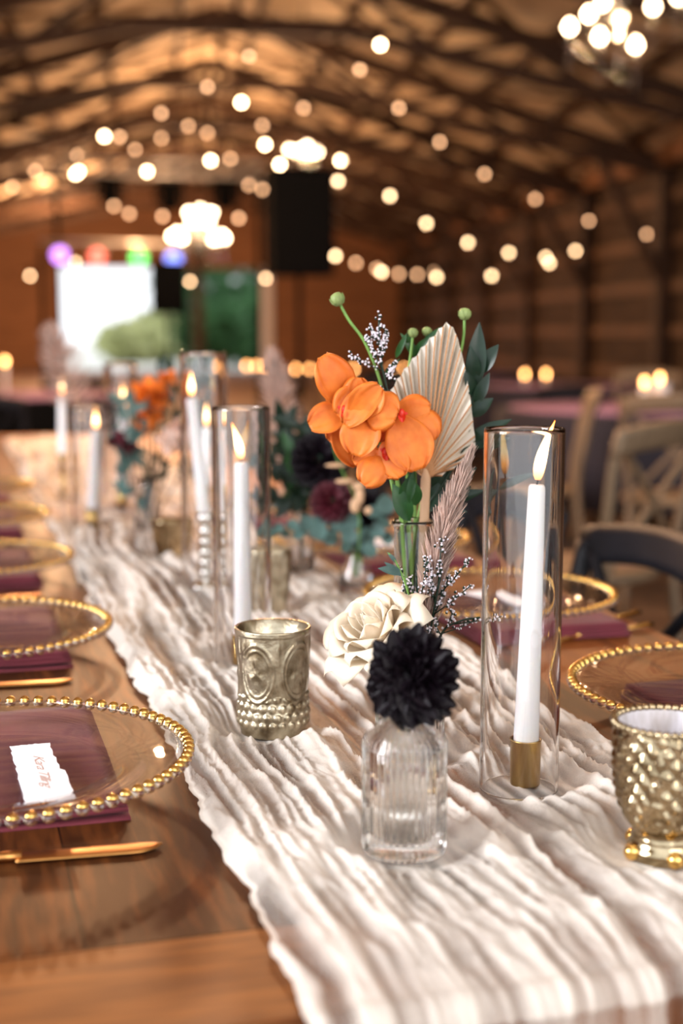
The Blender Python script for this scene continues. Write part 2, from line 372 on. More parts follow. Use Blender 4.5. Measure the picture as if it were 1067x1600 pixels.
while y < YB-1:
    m = MB()
    for sd, xe in ((-1, XL), (1, XR)):
        m.beam((xe, y, EAVE-.25), (XM, y, RIDGE-.25), .12, .2)
        m.beam((xe, y, EAVE-.35), (XM+sd*1.2, y, EAVE+.75), .10, .15)
        for f0, f1 in ((.25, .35), (.5, .35), (.5, .65), (.8, .65)):
            xa = xe+(XM-xe)*f0; xb = xe+(XM-xe)*f1
            zb = EAVE-.35 + (EAVE+.75-(EAVE-.35))*min(1, f1/.82)
            m.beam((xa, y, roof_z(xa)-.3), (xb, y, zb), .07, .09)
    for sd, xe in ((-1, XL), (1, XR)):
        for f0, f1 in ((.05, .5), (.5, .95), (.5, .05), (.95, .5)):
            if y+3.6 > YB: break
            xa = xe+(XM-xe)*f0; xb = xe+(XM-xe)*f1
            m.beam((xa, y, roof_z(xa)-.2), (xb, y+3.6, roof_z(xb)-.2), .07, .05)
    m.beam((XM-1.2, y, EAVE+.75), (XM+1.2, y, EAVE+.75), .1, .15)
    m.beam((XM, y, EAVE+.75), (XM, y, RIDGE-.3), .08, .1)
    struct(m.build('trim_%d' % tn, M['timber'], smooth=False)); tn += 1
    # right side post with knee brace, left post
    m = MB().box((XR-.12, y, EAVE/2), (.2, .2, EAVE)).beam((XR-.15, y, 1.9), (XR-1.1, y, EAVE-.15), .12, .14)
    m.box((XL+.12, y, EAVE/2), (.2, .2, EAVE))
    struct(m.build('trim_%d' % tn, M['timber'], smooth=False)); tn += 1
    y += 3.6
for z in (.5, 1.15, 1.8, 2.45, 3.1):
    struct(MB().box((XR-.03, (YB+YF)/2, z), (.06, YB-YF, .14)).build('trim_%d' % tn, M['girt'], smooth=False)); tn += 1
struct(MB().box((XR-.15, (YB+YF)/2, EAVE-.1), (.22, YB-YF, .26)).build('trim_%d' % tn, M['wallwood'], smooth=False)); tn += 1
# outside
struct(MB().box((0, YB+60, -.12), (160, 120, .1)).build('floor_outside', M['grass'], smooth=False))
def tree(px, Y, h, w, mt, label):
    x = atY(px, Y); t = thing('tree', label, 'tree', (x, Y, -.07))
    MB().tube([(0, 0, 0), (.1, 0, h*.3), (0, .1, h*.7)], [.25, .18, .08], 8).build('trunk', M['bark'], t)
    m = MB(); rn = random.Random(int(px))
    for k in range(900):
        th = rn.uniform(0, 2*PI); u = rn.uniform(-1, 1); r = rn.uniform(.55, 1)**.5
        c = Vector((w*r*math.sqrt(1-u*u)*math.cos(th), w*r*math.sqrt(1-u*u)*math.sin(th), h*.56+h*.44*u*r))
        d = Vector((rn.gauss(0,1), rn.gauss(0,1), rn.gauss(0,1))).normalized()*.45
        m.petal(c, c+d, .2, (rn.gauss(0,1), rn.gauss(0,1), 1), nu=3, nv=2)
    m.build('crown', mt, t)
for a in ((212, 56, 1.5, 1.5, 'tree2', 'low yellow green bush beyond the barn door, left of the green trees'), (262, 62, 2.1, 1.7, 'tree2', 'taller yellow green bush left of the door post outside the barn'),
          (335, 49, 2.0, 1.2, 'tree', 'low dark green bush just outside, right of the door post'), (392, 51, 2.2, 1.2, 'tree', 'low dark green bush just outside, by the right door jamb'),
          (352, 60, 7, 2.4, 'tree', 'tall green tree right of the door post outside the barn'), (405, 70, 7, 2.6, 'tree', 'green tree outside nearest the right door jamb'), (292, 100, 8.5, 2.6, 'tree', 'distant green tree seen against the left side of the door post')):
    tree(a[0], a[1], a[2], a[3], M[a[4]], a[5])
# ------------------------------------------------------------------ near table
kR = (1067+78)/(1005-520)
AR = kR*.378*math.cos(TY); AL = -.16
_, B0 = inv(T(900, 1536)); _, BS = inv(T(300, 1470))
BE = 5.25; LT = (BE-B0)/2
def farm_table(b0, label, near):
    t = thing('farm_table', label, 'table', TF((AR+AL)/2, b0+LT/2, 0), TROT, 'long farm tables end to end')
    w = AR-AL; L = LT-.012; th = .042; e = (BS-B0)
    MB().box((0, 0, TZ-th/2), (w, L-2*e, th)).build('tabletop', M['wood'], t, smooth=False)
    for sg in (-1, 1):
        MB().box((0, sg*(L/2-e/2+.0006), TZ-th/2), (w, e-.0012, th)).build('breadboard_end', M['wood_end'], t, smooth=False)
    MB().box((w/2-.09, 0, TZ-th-.05), (.025, L-.24, .1)).box((-w/2+.09, 0, TZ-th-.05), (.025, L-.24, .1)).box((0, L/2-.12, TZ-th-.05), (w-.205, .025, .1)).box((0, -L/2+.12, TZ-th-.05), (w-.205, .025, .1)).build('apron', M['wood_dark'], t, smooth=False)
    for sx in (-1, 1):
        for sy in (-1, 1):
            MB().box((sx*(w/2-.12), sy*(L/2-.16), (TZ-th)/2), (.075, .075, TZ-th)).build('leg', M['wood_dark'], t, smooth=False)
farm_table(B0, 'long brown plank farm table nearest the camera, under the place settings', True)
farm_table(B0+LT, 'second long plank farm table, continuing behind the first', False)
# runner
def vnoise(x, y, seed=0):
    xi = np.floor(x).astype(np.int64); yi = np.floor(y).astype(np.int64); xf = x-xi; yf = y-yi
    def h(a, b):
        n = (a*374761393 + b*668265263 + seed*974711) & 0x7fffffff
        n = ((n ^ (n >> 13))*1274126177) & 0x7fffffff
        n = n ^ (n >> 16); return (n & 0xffffff)/float(0xffffff)
    u = xf*xf*xf*(xf*(xf*6-15)+10); v = yf*yf*yf*(yf*(yf*6-15)+10)
    return (h(xi, yi)*(1-u)+h(xi+1, yi)*u)*(1-v) + (h(xi, yi+1)*(1-u)+h(xi+1, yi+1)*u)*v
RA0 = ((345+78)/(1380-520))*.378*math.cos(TY); RA1 = ((745+78)/(1040-520))*.378*math.cos(TY)
PRESS = []      # (a, b, r) spots where things stand
def footprint(px, py, r): 
    p = T(px, py); a, b = inv(p); PRESS.append((a, b, r)); return p
P_vaseA = footprint(631, 1340, .034); P_hurr = footprint(810, 1238, .036); P_votL = footprint(427, 1150, .036)
P_votR = footprint(1036, 1345, .036); P_h2 = footprint(380, 1042, .036); P_vot2 = footprint(423, 962, .03)
P_vaseB = footprint(640, 1190, .034); P_bottle = footprint(643, 1128, .03)
P_h3 = footprint(322, 922, .038); P_vot3 = footprint(265, 872, .036); P_h4 = footprint(140, 830, .03)
P_vC = footprint(557, 930, .03)
def fold(a, b, s0=0):
    aw = a + .030*(vnoise(b*3.1, a*2.5, 5)-.5) + .012*(vnoise(b*9, a*9, 6)-.5) + .004*(vnoise(b*38, a*30, 7)-.5)
    n1 = vnoise(aw*52, b*2.3, 1); r1 = 1-np.abs(2*n1-1); r1 = r1**1.6
    n2 = vnoise(aw*95+3, b*7, 2); r2 = (1-np.abs(2*n2-1))**1.6
    n3 = vnoise(aw*210, b*30, 3); n4 = vnoise(a*60, b*110, 4)
    big = vnoise(aw*16, b*2.2, 8)
    return r1, r2, n3, n4, big
def runner():
    HG = .36
    b = np.concatenate([np.arange(-HG, 1.0, .0022), np.arange(1.0, 2.0, .005), np.arange(2.0, BE-B0-.3, .014)])
    t = np.linspace(0, 1, 215)
    Bg, Tg = np.meshgrid(b, t, indexing='ij')
    e0 = RA0 + .012*(vnoise(Bg*6, Bg*0+.3, 11)-.5) + .010*(vnoise(Bg*28, Bg*0+.3, 12)-.5) + .004*(vnoise(Bg*80, Bg*0+.3, 15)-.5)
    e1 = RA1 + .016*(vnoise(Bg*5, Bg*0+9.3, 13)-.5) + .012*(vnoise(Bg*25, Bg*0+9.3, 14)-.5)
    Ag = e0 + (e1-e0)*Tg
    Ag += .004*(vnoise(Bg*30, Ag*40, 20)-.5)
    r1, r2, n3, n4, big = fold(Ag, Bg)
    h = .0125*r1*(.35+.65*big) + .0055*r2 + .0026*n3 + .0016*n4 + .003*big
    ed = np.minimum(Tg, 1-Tg)
    n5 = vnoise(Ag*170+Bg*25, Bg*24, 9); h += .0026*(1-np.abs(2*n5-1))**2
    h = h*np.clip(ed/.03, .25, 1)+.0012
    press = np.ones_like(h)
    for (pa, pb, pr) in PRESS:
        d = np.sqrt((Ag-pa)**2 + (Bg+B0-pb)**2)
        k = np.clip((d-pr)/.03, 0, 1); press = np.minimum(press, k*k*(3-2*k))
    h = h*(.22+.78*press)
    dens = np.clip(.10 + 1.15*r1*(.4+.6*big) + .50*r2 - .20*(1-n3), .20, 1); dens = np.where(Bg < -.015, dens*.50-.10*(1-r1), dens)
    dens = np.where(ed < .012, 1, dens)
    # bend over the near edge
    rad = .010; s = Bg; ang = np.clip(-s/rad, 0, PI/2)
    bx = np.where(s >= 0, s, -rad*np.sin(ang)); bz = np.where(s >= 0, 0, -rad*(1-np.cos(ang)))
    over = np.clip(-s-rad*PI/2, 0, None); bz = bz-over
    nb = -np.sin(ang); nz = np.cos(ang)
    h = h*np.clip(.35+s/.07, .35, 1)
    hh = np.where(s < 0, h*(1+5*np.clip(-s/.12, 0, 1))+.0008, h)
    bb = bx + nb*hh + B0 + .0; zz = TZ+.0006 + bz + nz*hh
    pts = np.stack([TU.x*Ag+TV.x*bb, TU.y*Ag+TV.y*bb, zz], -1).reshape(-1, 3)
    nb_, nt_ = Bg.shape
    i = np.arange(nb_-1)[:, None]*nt_ + np.arange(nt_-1)[None, :]
    q = np.stack([i, i+1, i+nt_+1, i+nt_], -1).reshape(-1, 4)
    me = bpy.data.meshes.new('table_runner')
    me.from_pydata(pts.tolist(), [], q.tolist()); me.update()
    print('runner', len(pts), pts.min(0), pts.max(0), dens.min(), dens.mean())
    me.polygons.foreach_set('use_smooth', [True]*len(me.polygons))
    at = me.attributes.new('weave', 'FLOAT', 'POINT'); at.data.foreach_set('value', dens.ravel().astype(np.float32))
    me.materials.append(M['gauze'])
    o = bpy.data.objects.new('table_runner', me); COL.objects.link(o)
    tag(o, 'crinkled cream cheesecloth runner down the middle of the long table, hanging over its end', 'table runner')
runner()
ZR = TZ+.0045      # things on the runner
def onr(p): return Vector((p.x, p.y, ZR))
# ------------------------------------------------------------------ candles, glasses
def flame(parent, base, h, lean, r=.0052, name='flame'):
    pts = []; rad = []
    for i in range(15):
        u = i/14
        pts.append(Vector(base) + Vector((lean[0]*u**1.6, lean[1]*u**1.6, h*u))); rad.append(max(.0002, r*(math.sin(PI*min(1, u*.96+.04)**.62))**.9*(1-u*.25)))
    MB().tube(pts, rad, 12).build(name, M['flame'], parent)
def hurricane(p, H, r, label, M_=None, group='glass cylinder hurricanes on the runner'):
    t = thing('hurricane_glass', label, 'candle glass', p, 0, group)
    w = .0022
    prof = [(r-w, 0), (r, .0), (r, .001), (r, .002), (r, H*.5), (r, H-.004), (r, H-.003), (r-.0004, H-.0008), (r-w/2, H), (r-w+.0004, H-.0008), (r-w, H-.003), (r-w, H-.004), (r-w, H*.5), (r-w, .002), (r-w, .001)]
    MB().lathe(prof, 72, close=True).build('cylinder', M['glass'], t)
    return t
def taper(p, zb, q, r0, r1, label, fl=.03, lean=(0, 0)):
    """wax taper from p (bottom) to q (top), world points"""
    t = thing('taper_candle', label, 'candle', p, 0, 'white taper candles'); d = Vector(q)-Vector(p)
    pts = [d*u for u in (0, .03, .2, .4, .6, .8, .97, .99, 1)]
    rr = [r0*.96, r0, r0+(r1-r0)*.2, r0+(r1-r0)*.4, r0+(r1-r0)*.6, r0+(r1-r0)*.8, r1, r1*.96, r1*.8]
    MB().tube(pts, rr, 28).build('wax_body', M['wax'], t)
    MB().tube([d, d+Vector((lean[0]*.08, lean[1]*.08, .006)), d+Vector((lean[0]*.2, lean[1]*.2, .011))], .0008, 6).build('wick', M['wick'], t)
    if fl: flame(t, d+Vector((lean[0]*.05, lean[1]*.05, .004)), fl, lean)
    return t
# near hurricane
hurricane(onr(P_hurr), .298, .0325, 'clear glass cylinder hurricane at the right of the runner, around the sharp near taper')
pc = T(820, 1232); pc.z = ZR
t = thing('candle_holder', 'brushed brass cup candle holder inside the near glass cylinder', 'candle holder', pc)
MB().lathe([(0, 0), (.0123, 0), (.0125, .001), (.0132, .038), (.0136, .0388), (.0120, .0388), (.0112, .037), (.011, .024), (0, .024)], 48).build('cup', M['brass'], t)
top = A(839, 757, (T(820, 1232)).dot(FWD)); 
top.z = min(top.z, 1.2)
taper(pc+Vector((0, 0, .0245)), 0, top, .0108, .0071, 'white taper candle burning in the near glass cylinder', .048, tuple((RGT*.013)[:2]))
# hurricane 2
hurricane(onr(P_h2), .292, .0325, 'clear glass cylinder hurricane behind the left gold votive')
D2 = P_h2.dot(FWD)
pb = onr(P_h2); t = thing('candle_holder', 'brass cup candle holder inside the glass cylinder behind the left gold votive', 'candle holder', pb)
MB().lathe([(0, 0), (.0123, 0), (.0125, .001), (.0132, .034), (.0120, .0345), (.011, .02), (0, .02)], 32).build('cup', M['brass'], t)
taper(pb+Vector((0, 0, .0205)), 0, A(377, 722, D2), .0105, .0082, 'white taper candle with a left-leaning flame behind the gold votive', .04, tuple((RGT*-.010)[:2]))
# hurricane 3 + beaded candlestick + leaning taper
hurricane(onr(P_h3), .345, .0345, 'taller glass cylinder hurricane around the leaning taper')
D3 = P_h3.dot(FWD)
t = thing('candlestick', 'silver ball-stem candlestick under the leaning taper', 'candlestick', onr(P_h3))
pr = [(0, 0), (.026, 0), (.027, .004), (.018, .009), (.007, .012)]
for k in range(5):
    for q in range(1, 8): a = PI*q/8; pr.append((.0035+.007*math.sin(a), .014+k*.0155+.00775*(1-math.cos(a))))
pr += [(.005, .093), (.012, .097), (.013, .112), (.010, .112), (.009, .102), (0, .102)]
MB().lathe(pr, 32).build('stem', mat('silver_metal', (.8, .78, .74), .12, 1, nscale=40, namt=.1), t)
taper(onr(P_h3)+Vector((0, 0, .1045)), 0, A(299, 622, D3), .0095, .0085, 'white taper candle leaning left in the taller glass cylinder', .035, (0, 0))
# upright taper behind
def stick(p, zt, r=.02):
    t = thing('candlestick', 'slim brass candlestick behind the taller glass cylinder', 'candlestick', p)
    MB().lathe([(0, 0), (r, 0), (r, .003), (.006, .008), (.005, zt-.02), (.012, zt-.012), (.012, zt), (.0095, zt), (.009, zt-.01), (0, zt-.01)], 28).build('stem', M['brass'], t); return t
pk = T(326, 872); pk.z = ZR; Dk = pk.dot(FWD)
stick(pk, .12)
taper(pk+Vector((0, 0, .1105)), 0, A(324, 668, Dk), .0095, .0085, 'upright white taper directly behind the leaning one', .038, (0, 0))
# hurricane 4 group at left
hurricane(onr(P_h4), .235, .031, 'short glass cylinder far down the runner on the left')
D4 = P_h4.dot(FWD)
t = thing('candle_holder', 'small brass candle holder in the short glass cylinder on the left', 'candle holder', onr(P_h4)+RGT*.006)
MB().lathe([(0, 0), (.014, 0), (.014, .04), (.0115, .04), (.011, .025), (0, .025)], 24).build('cup', M['brass'], t)
taper(onr(P_h4)+RGT*.006+Vector((0, 0, .0255)), 0, A(150, 672, D4), .012, .0095, 'white taper in the short glass cylinder on the left', .036, (0, 0))
p5 = T(192, 800); p5.z = ZR; D5 = p5.dot(FWD)
hurricane(p5, .31, .034, 'glass cylinder hurricane far back, left of the orange bouquet')
t = thing('candle_holder', 'small brass candle holder in the far glass cylinder', 'candle holder', p5)
MB().lathe([(0, 0), (.014, 0), (.014, .045), (.0115, .045), (.011, .03), (0, .03)], 24).build('cup', M['brass'], t)
taper(p5+Vector((0, 0, .0305)), 0, A(193, 640, D5), .013, .011, 'white taper in the far glass cylinder left of the orange bouquet', .05, (0, 0))
p6 = T(100, 780); p6.z = ZR; D6 = p6.dot(FWD)
stick(p6, .10)['label'] = 'slim brass candlestick far back at the left edge of the runner'
taper(p6+Vector((0, 0, .0905)), 0, A(97, 618, D6), .011, .009, 'white taper far back at the left edge of the runner', .04, (0, 0))
# ------------------------------------------------------------------ votives
def votive_emboss():
    p = onr(P_votL); t = thing('votive_holder', 'antique gold glass votive with embossed medallions, left of the rose', 'votive holder', p, 0)
    H = .101
    def rad(z): u = z/H; return .0300 + .0052*u + (.0022*math.exp(-((u-.17)/.14)**2))
    def disp(a, z, i):
        if i < 3 or i > 121: return 0
        u = z/H; d = 0; a = (a+.25) % (2*PI)
        # medallions
        for kk in range(5):
            c = (kk+.5)*2*PI/5; da = (a-c+PI) % (2*PI)-PI
            x = da/(.50); y = (u-.62)/.27; rr = math.hypot(x, y)
            d += .0011*math.exp(-((rr-1)/.07)**2) + .0007*math.exp(-((rr-.80)/.05)**2)
            if rr < .75:
                d += .0009*max(0, math.cos(3*math.atan2(x, y)))**2*math.exp(-((rr-.35)/.22)**2) + .0008*math.exp(-(rr/.12)**2)
            # leaves between at top
            x2 = ((a-kk*2*PI/5+PI) % (2*PI)-PI)/.16; y2 = (u-.84)/.12
            d += .0010*math.exp(-(x2*x2+y2*y2)*1.3)*(1+.5*math.cos(x2*6))
        # hobnails
        if u < .42:
            row = u/.085; rk = int(row); fr = row-rk-.5
            col = a/(2*PI)*22+.5*(rk % 2); fc = (col % 1)-.5
            cc = (math.floor(col)/22*2*PI) % (2*PI/5)
            top = .30 + .10*abs(math.cos(a*2.5))
            if rk >= 1 and u < top:
                q = (fr*fr+fc*fc*1.3); 
                if q < .2: d += .0021*math.sqrt(max(0, 1-q/.2))
        if u > .955: d += .0006
        return d
    prof = [(0, .004), (.022, .002), (.0285, .0)] + [(rad(H*k/118), H*k/118) for k in range(1, 119)] + [(rad(H)-.0008, H+.0008)]
    inner = [(rad(H)-.0022, H), (rad(H*.8)-.003, H*.8), (rad(H*.4)-.0035, H*.4), (.026, .012), (0, .010)]
    MB().lathe(prof+inner, 240, disp=disp).build('cup', M['votive'], t)
    MB().lathe([(0, .0102), (.0185, .0102), (.0185, .062), (.0165, .060), (0, .060)], 32).build('wax_fill', M['tin'], t)
votive_emboss()
def votive_mercury():
    p = onr(P_votR); t = thing('votive_holder', 'footed mercury glass votive with beaded rim at the right edge', 'votive holder', p, .3)
    H = .098; r1 = .0385
    def rad(z):
        pts = [(0, .026), (.006, .027), (.0145, .0235), (.019, .0225), (.028, .028), (.045, .0345), (.065, .0375), (.085, .0385), (.098, .038)]
        for (a, b), (c, d) in zip(pts, pts[1:]):
            if z <= c: 
                u = (z-a)/(c-a); u = u*u*(3-2*u) if a < .02 else u; return b+(d-b)*u
        return pts[-1][1]
    def disp(a, z, i):
        if z < .022 or i > 131 or i < 2: return 0
        u = (z-.022)/.07; w = min(1, (z-.022)/.006)
        d = 0
        k = 20
        x = a/(2*PI)*k; y = u*9+.25*math.sin(a*3)
        s1 = abs(((x+y*.5) % 1)-.5); s2 = abs(((x-y*.5) % 1)-.5)
        d += .0024*(min(s1, s2)*2)**.9
        d += .0012*math.sin(a*9+z*190)*math.sin(z*260+a*3)
        return (d-.001)*w
    prof = [(0, .003), (.020, .001)] + [(rad(H*k/130), H*k/130) for k in range(0, 131)]
    o = MB().lathe(prof+[(rad(H)-.0015, H+.001), (rad(H)-.0028, H)], 220, disp=disp, cap=False).build('bowl', M['mercury'], t)
    MB().lathe([(rad(H)-.003, H), (rad(.08)-.0052, .08), (rad(.05)-.0056, .05), (.026, .03), (.010, .024), (0, .0235)], 64, cap=False).build('silver_lining', M['mercury_in'], t)
    m = MB(); n = 42
    for k in range(n):
        a = 2*PI*k/n; m.ball((math.cos(a)*(rad(H)-.0006), math.sin(a)*(rad(H)-.0006), H+.001), .0031, 8)
    m.build('beaded_rim', M['mercury'], t)
    m = MB()
    for k in range(5):
        a = 2*PI*k/5+2.9-.3+.5; m.ball((math.cos(a)*.027, math.sin(a)*.027, .0062), .0062, 12)
    m.build('ball_feet', M['gold'], t)
votive_mercury()
def votive_plain(p, label, r=.032, H=.085, mt='votive'):
    t = thing('votive_holder', label, 'votive holder', p)
    def disp(a, z, i): return .0012*math.cos(a*16)*(.3 < z/H < .9) if 2 < i < 28 else 0
    prof = [(0, .003), (r*.7, .001)]+[(r*(.72+.28*(k/26)**.8), H*k/26) for k in range(27)]+[(r-.0025, H), (r*.9-.003, H*.7), (r*.75, .014), (0, .012)]
    MB().lathe(prof, 64, disp=disp).build('cup', M[mt], t)
    MB().lathe([(0, .0122), (r*.55, .0122), (r*.55, H*.62), (0, H*.62)], 24).build('wax_fill', M['wax'] if mt == 'votive' else M['tin'], t)
votive_plain(onr(P_vot2), 'gold votive with pale wax, just behind the taper and gold medallion votive', .029, .088)
votive_plain(onr(P_vot3), 'small mercury glass votive on the runner left of the ball-stem candlestick', .031, .062, 'mercury')
pv = T(215, 800); 
# ------------------------------------------------------------------ ribbed vases
def ribbed_vase(p, label, r=.0298, hb=.083, neck=.0115, ht=.112, rz=0):
    t = thing('bud_vase', label, 'vase', p, rz, 'ribbed clear glass bud vases')
    n = 40
    prof = [(0, .0), (r*.86, .0), (r*.97, .0015), (r, .004)] + [(r, z) for z in np.linspace(.008, hb-.004, 8)] + [(r*1.005, hb-.001), (r*.985, hb+.001), (r*.94, hb+.0035)]
    sh = [(r*.94+(neck-r*.94)*u**.8, hb+.0035+(ht*.90-hb)*u) for u in (.2, .4, .6, .8, 1)]
    lip = [(neck*1.0, ht*.95), (neck*1.12, ht-.002), (neck*1.15, ht)]
    w = .0028
    inner = [(neck*1.05-w*.6, ht), (neck-w*.6, ht*.95), (neck-w*.6, ht*.9)] + [(max(.004, rr-w), zz-.0012) for rr, zz in sh[::-1][1:]] + [(r-w, hb-.004), (r-w, .05), (r-w, .018), (r*.8, .0145), (0, .014)]
    nout = len(prof)+len(sh)
    def disp(a, z, i):
        if 3 <= i < nout: return .0027*(abs(math.cos(a*n/2))-.65)*(1 if i < len(prof) else .6)
        return 0
    MB().lathe(prof+sh+lip+inner, n*10, disp=disp).build('glass_body', M['glassr'], t)
    return t
ribbed_vase(onr(P_vaseA), 'ribbed clear glass bud vase holding the near-black dahlia')
ribbed_vase(onr(P_vaseB), 'ribbed clear glass bud vase holding the cream rose, behind the dahlia vase', rz=.3)
# tall bottle
Db = P_bottle.dot(FWD); zb_top = A(645, 812, Db).z - ZR
t = thing('bud_vase', 'tall slim clear glass vase holding the orange orchids and palm fan', 'vase', onr(P_bottle))
rb = .0182
MB().lathe([(0, 0), (.024, 0), (.025, .002), (.025, .033), (.025, .035), (rb, .055), (rb, .057), (rb, zb_top-.010), (rb, zb_top-.008), (rb+.0018, zb_top-.005), (rb+.0022, zb_top-.002), (rb+.001, zb_top), (rb-.0015, zb_top-.003), (rb-.002, zb_top-.01), (rb-.002, zb_top-.012), (rb-.002, .059), (rb-.002, .057), (.0225, .036), (.0225, .034), (.022, .011), (.021, .009), (0, .008)], 64).build('glass_body', M['glass'], t)
# ------------------------------------------------------------------ flora helpers
def leaf_at(m, p, q, w, nrm=None, bend=.08, cup=.25):
    pf = lambda u: math.sin(PI*u**.8)**.9 if 0 < u < 1 else 0.02
    m.petal(p, q, w, nrm if nrm is not None else -FWD+Vector((0, 0, .4)), prof=pf, cup=cup, bend=bend, nu=10, nv=4)
def curve_pts(pp, n=14):
    """Catmull-Rom through control points"""
    P = [Vector(p) for p in pp]; P = [P[0]*2-P[1]]+P+[P[-1]*2-P[-2]]; out = []
    for i in range(1, len(P)-2):
        for k in range(n):
            t = k/n; a, b, c, d = P[i-1:i+3]
            out.append(.5*((2*b)+(c-a)*t+(2*a-5*b+4*c-d)*t*t+(3*b-3*c+d-a)*t**3))
    out.append(P[-2]); return out
# dahlia
def dahlia():
    Dd = P_vaseA.dot(FWD)
    c = A(644, 1054, Dd-.004); base = onr(P_vaseA)+Vector((0, 0, .016))
    t = thing('dahlia', 'near-black dahlia with pointed petals in the front ribbed vase', 'flower', base)
    fc = (-FWD*.75 - RGT*.35 + Vector((0, 0, .10))).normalized()
    x = fc.orthogonal().normalized(); y = fc.cross(x)
    m = MB(); N = 190; rn = random.Random(3)
    for k in range(N):
        u = (k+.5)/N; th = k*2.39996
        ang = math.acos(1-1.78*u)     # 0 = centre .. wide
        d = (fc*math.cos(ang)+(x*math.cos(th)+y*math.sin(th))*math.sin(ang)).normalized()
        Lp = (.008+.0125*min(1, ang/1.3))*rn.uniform(.8, 1.25)*(1+.28*abs(d.z))
        a0 = c + d*.009; side = (x*math.cos(th)+y*math.sin(th))
        dr = (d*.85+side*.5+Vector((rn.gauss(0, .14), rn.gauss(0, .14), rn.gauss(-.05, .14)))).normalized()
        tip = a0+dr*Lp
        tip = c + (tip-c)*1.0 + Vector((0, 0, -.002))
        # squash: a little taller than wide
        pf = lambda uu: (math.sin(PI*min(1, uu*.93+.04)**1.1))**.6
        m.petal(a0, tip, .0047+.0018*min(1, ang/1.2), fc-side*.5+d*.2, prof=pf, cup=.8, bend=.10, nu=6, nv=4)
    m.ball(c, .0125, 16)
    m.build('petals', M['dahlia'], t, world=True)
    MB().tube(curve_pts([base, base+Vector((0, 0, .05))+RGT*.002, onr(P_vaseA)+Vector((0, 0, .112)), c+Vector((0, 0, -.012))+FWD*.01], 8), [.0017]*25, 8).build('stem', M['leaf'], t, world=True)
    m = MB()
    for (x0, x1) in ((617, 628), (652, 640)):
        leaf_at(m, c+Vector((0, 0, -.018))+FWD*.006, A(x0, 1133, Dd), .004)
    m.build('leaf', M['leaf'], t, world=True)
dahlia()
# extra stems in near vase
def loose_stem(name, label, pts, r, mt='stem', cat='stem'):
    t = thing(name, label, cat, pts[0]); MB().tube(curve_pts(pts, 8), r, 7).build('stalk', M[mt], t, world=True); return t
# rose
def rose():
    Dr = P_vaseB.dot(FWD); base = onr(P_vaseB)+Vector((0, 0, .016))
    fc = (-RGT*.50 - FWD*.42 + Vector((0, 0, .72))).normalized()
    c = A(601, 1008, Dr-.008)
    t = thing('rose', 'open cream rose leaning left above the runner, behind the dahlia', 'flower', base)
    x = fc.orthogonal().normalized(); y = fc.cross(x); m = MB(); rn = random.Random(5)
    def cup_petal(phi, span, R0, Hh, flare, curl, sd):
        def fn(u, v):
            tt = u; wv = span*math.sqrt(max(.10, 1-((tt-.5)/.53)**2))
            a = phi+v*wv*1.0
            e = 1-.16*abs(v)**2.5*tt
            rr = R0*(math.sin(min(1, tt*1.05)*PI*.5)**.75)+flare*tt**3 + .0007*math.sin(a*5+sd)*tt + curl*(.006*max(0, tt-.8)*5*(.3+abs(v)))
            z = Hh*tt*e - curl*.009*max(0, tt-.8)**2*25*(.7+.3*abs(v)**2)
            return c + fc*(z-.006) + (x*math.cos(a)+y*math.sin(a))*rr
        m.patch(fn, 12, 12)
    for k in range(5): cup_petal(k*2*PI/5+.3, .78, .0290, .036, .017+.004*rn.random(), 1.1, k)
    for k in range(5): cup_petal(k*2*PI/5+.9, .80, .0270, .044, .008, 1.0, k+7)
    for k in range(4): cup_petal(k*2*PI/4+.2, .92, .0235, .050, .003, .7, k+3)
    for k in range(4): cup_petal(k*2*PI/4+.9, .92, .0180, .053, .000, .5, k+9)
    for k in range(3): cup_petal(k*2*PI/3+.1, 1.1, .0120, .053, -.002, .2, k)
    for k in range(3): cup_petal(k*2*PI/3, 1.2, .0060, .051, -.002, 0, k)
    m.build('petals', M['rose'], t, world=True, solid=.0005)
    MB().ball(c-fc*.006, .008, 12).build('calyx', M['stem'], t, world=True)
    MB().tube(curve_pts([base, onr(P_vaseB)+Vector((0, 0, .108)), c-fc*.03+Vector((0, 0, -.002)), c-fc*.008], 8), .0019, 8).build('stem', M['stem'], t, world=True)
rose()
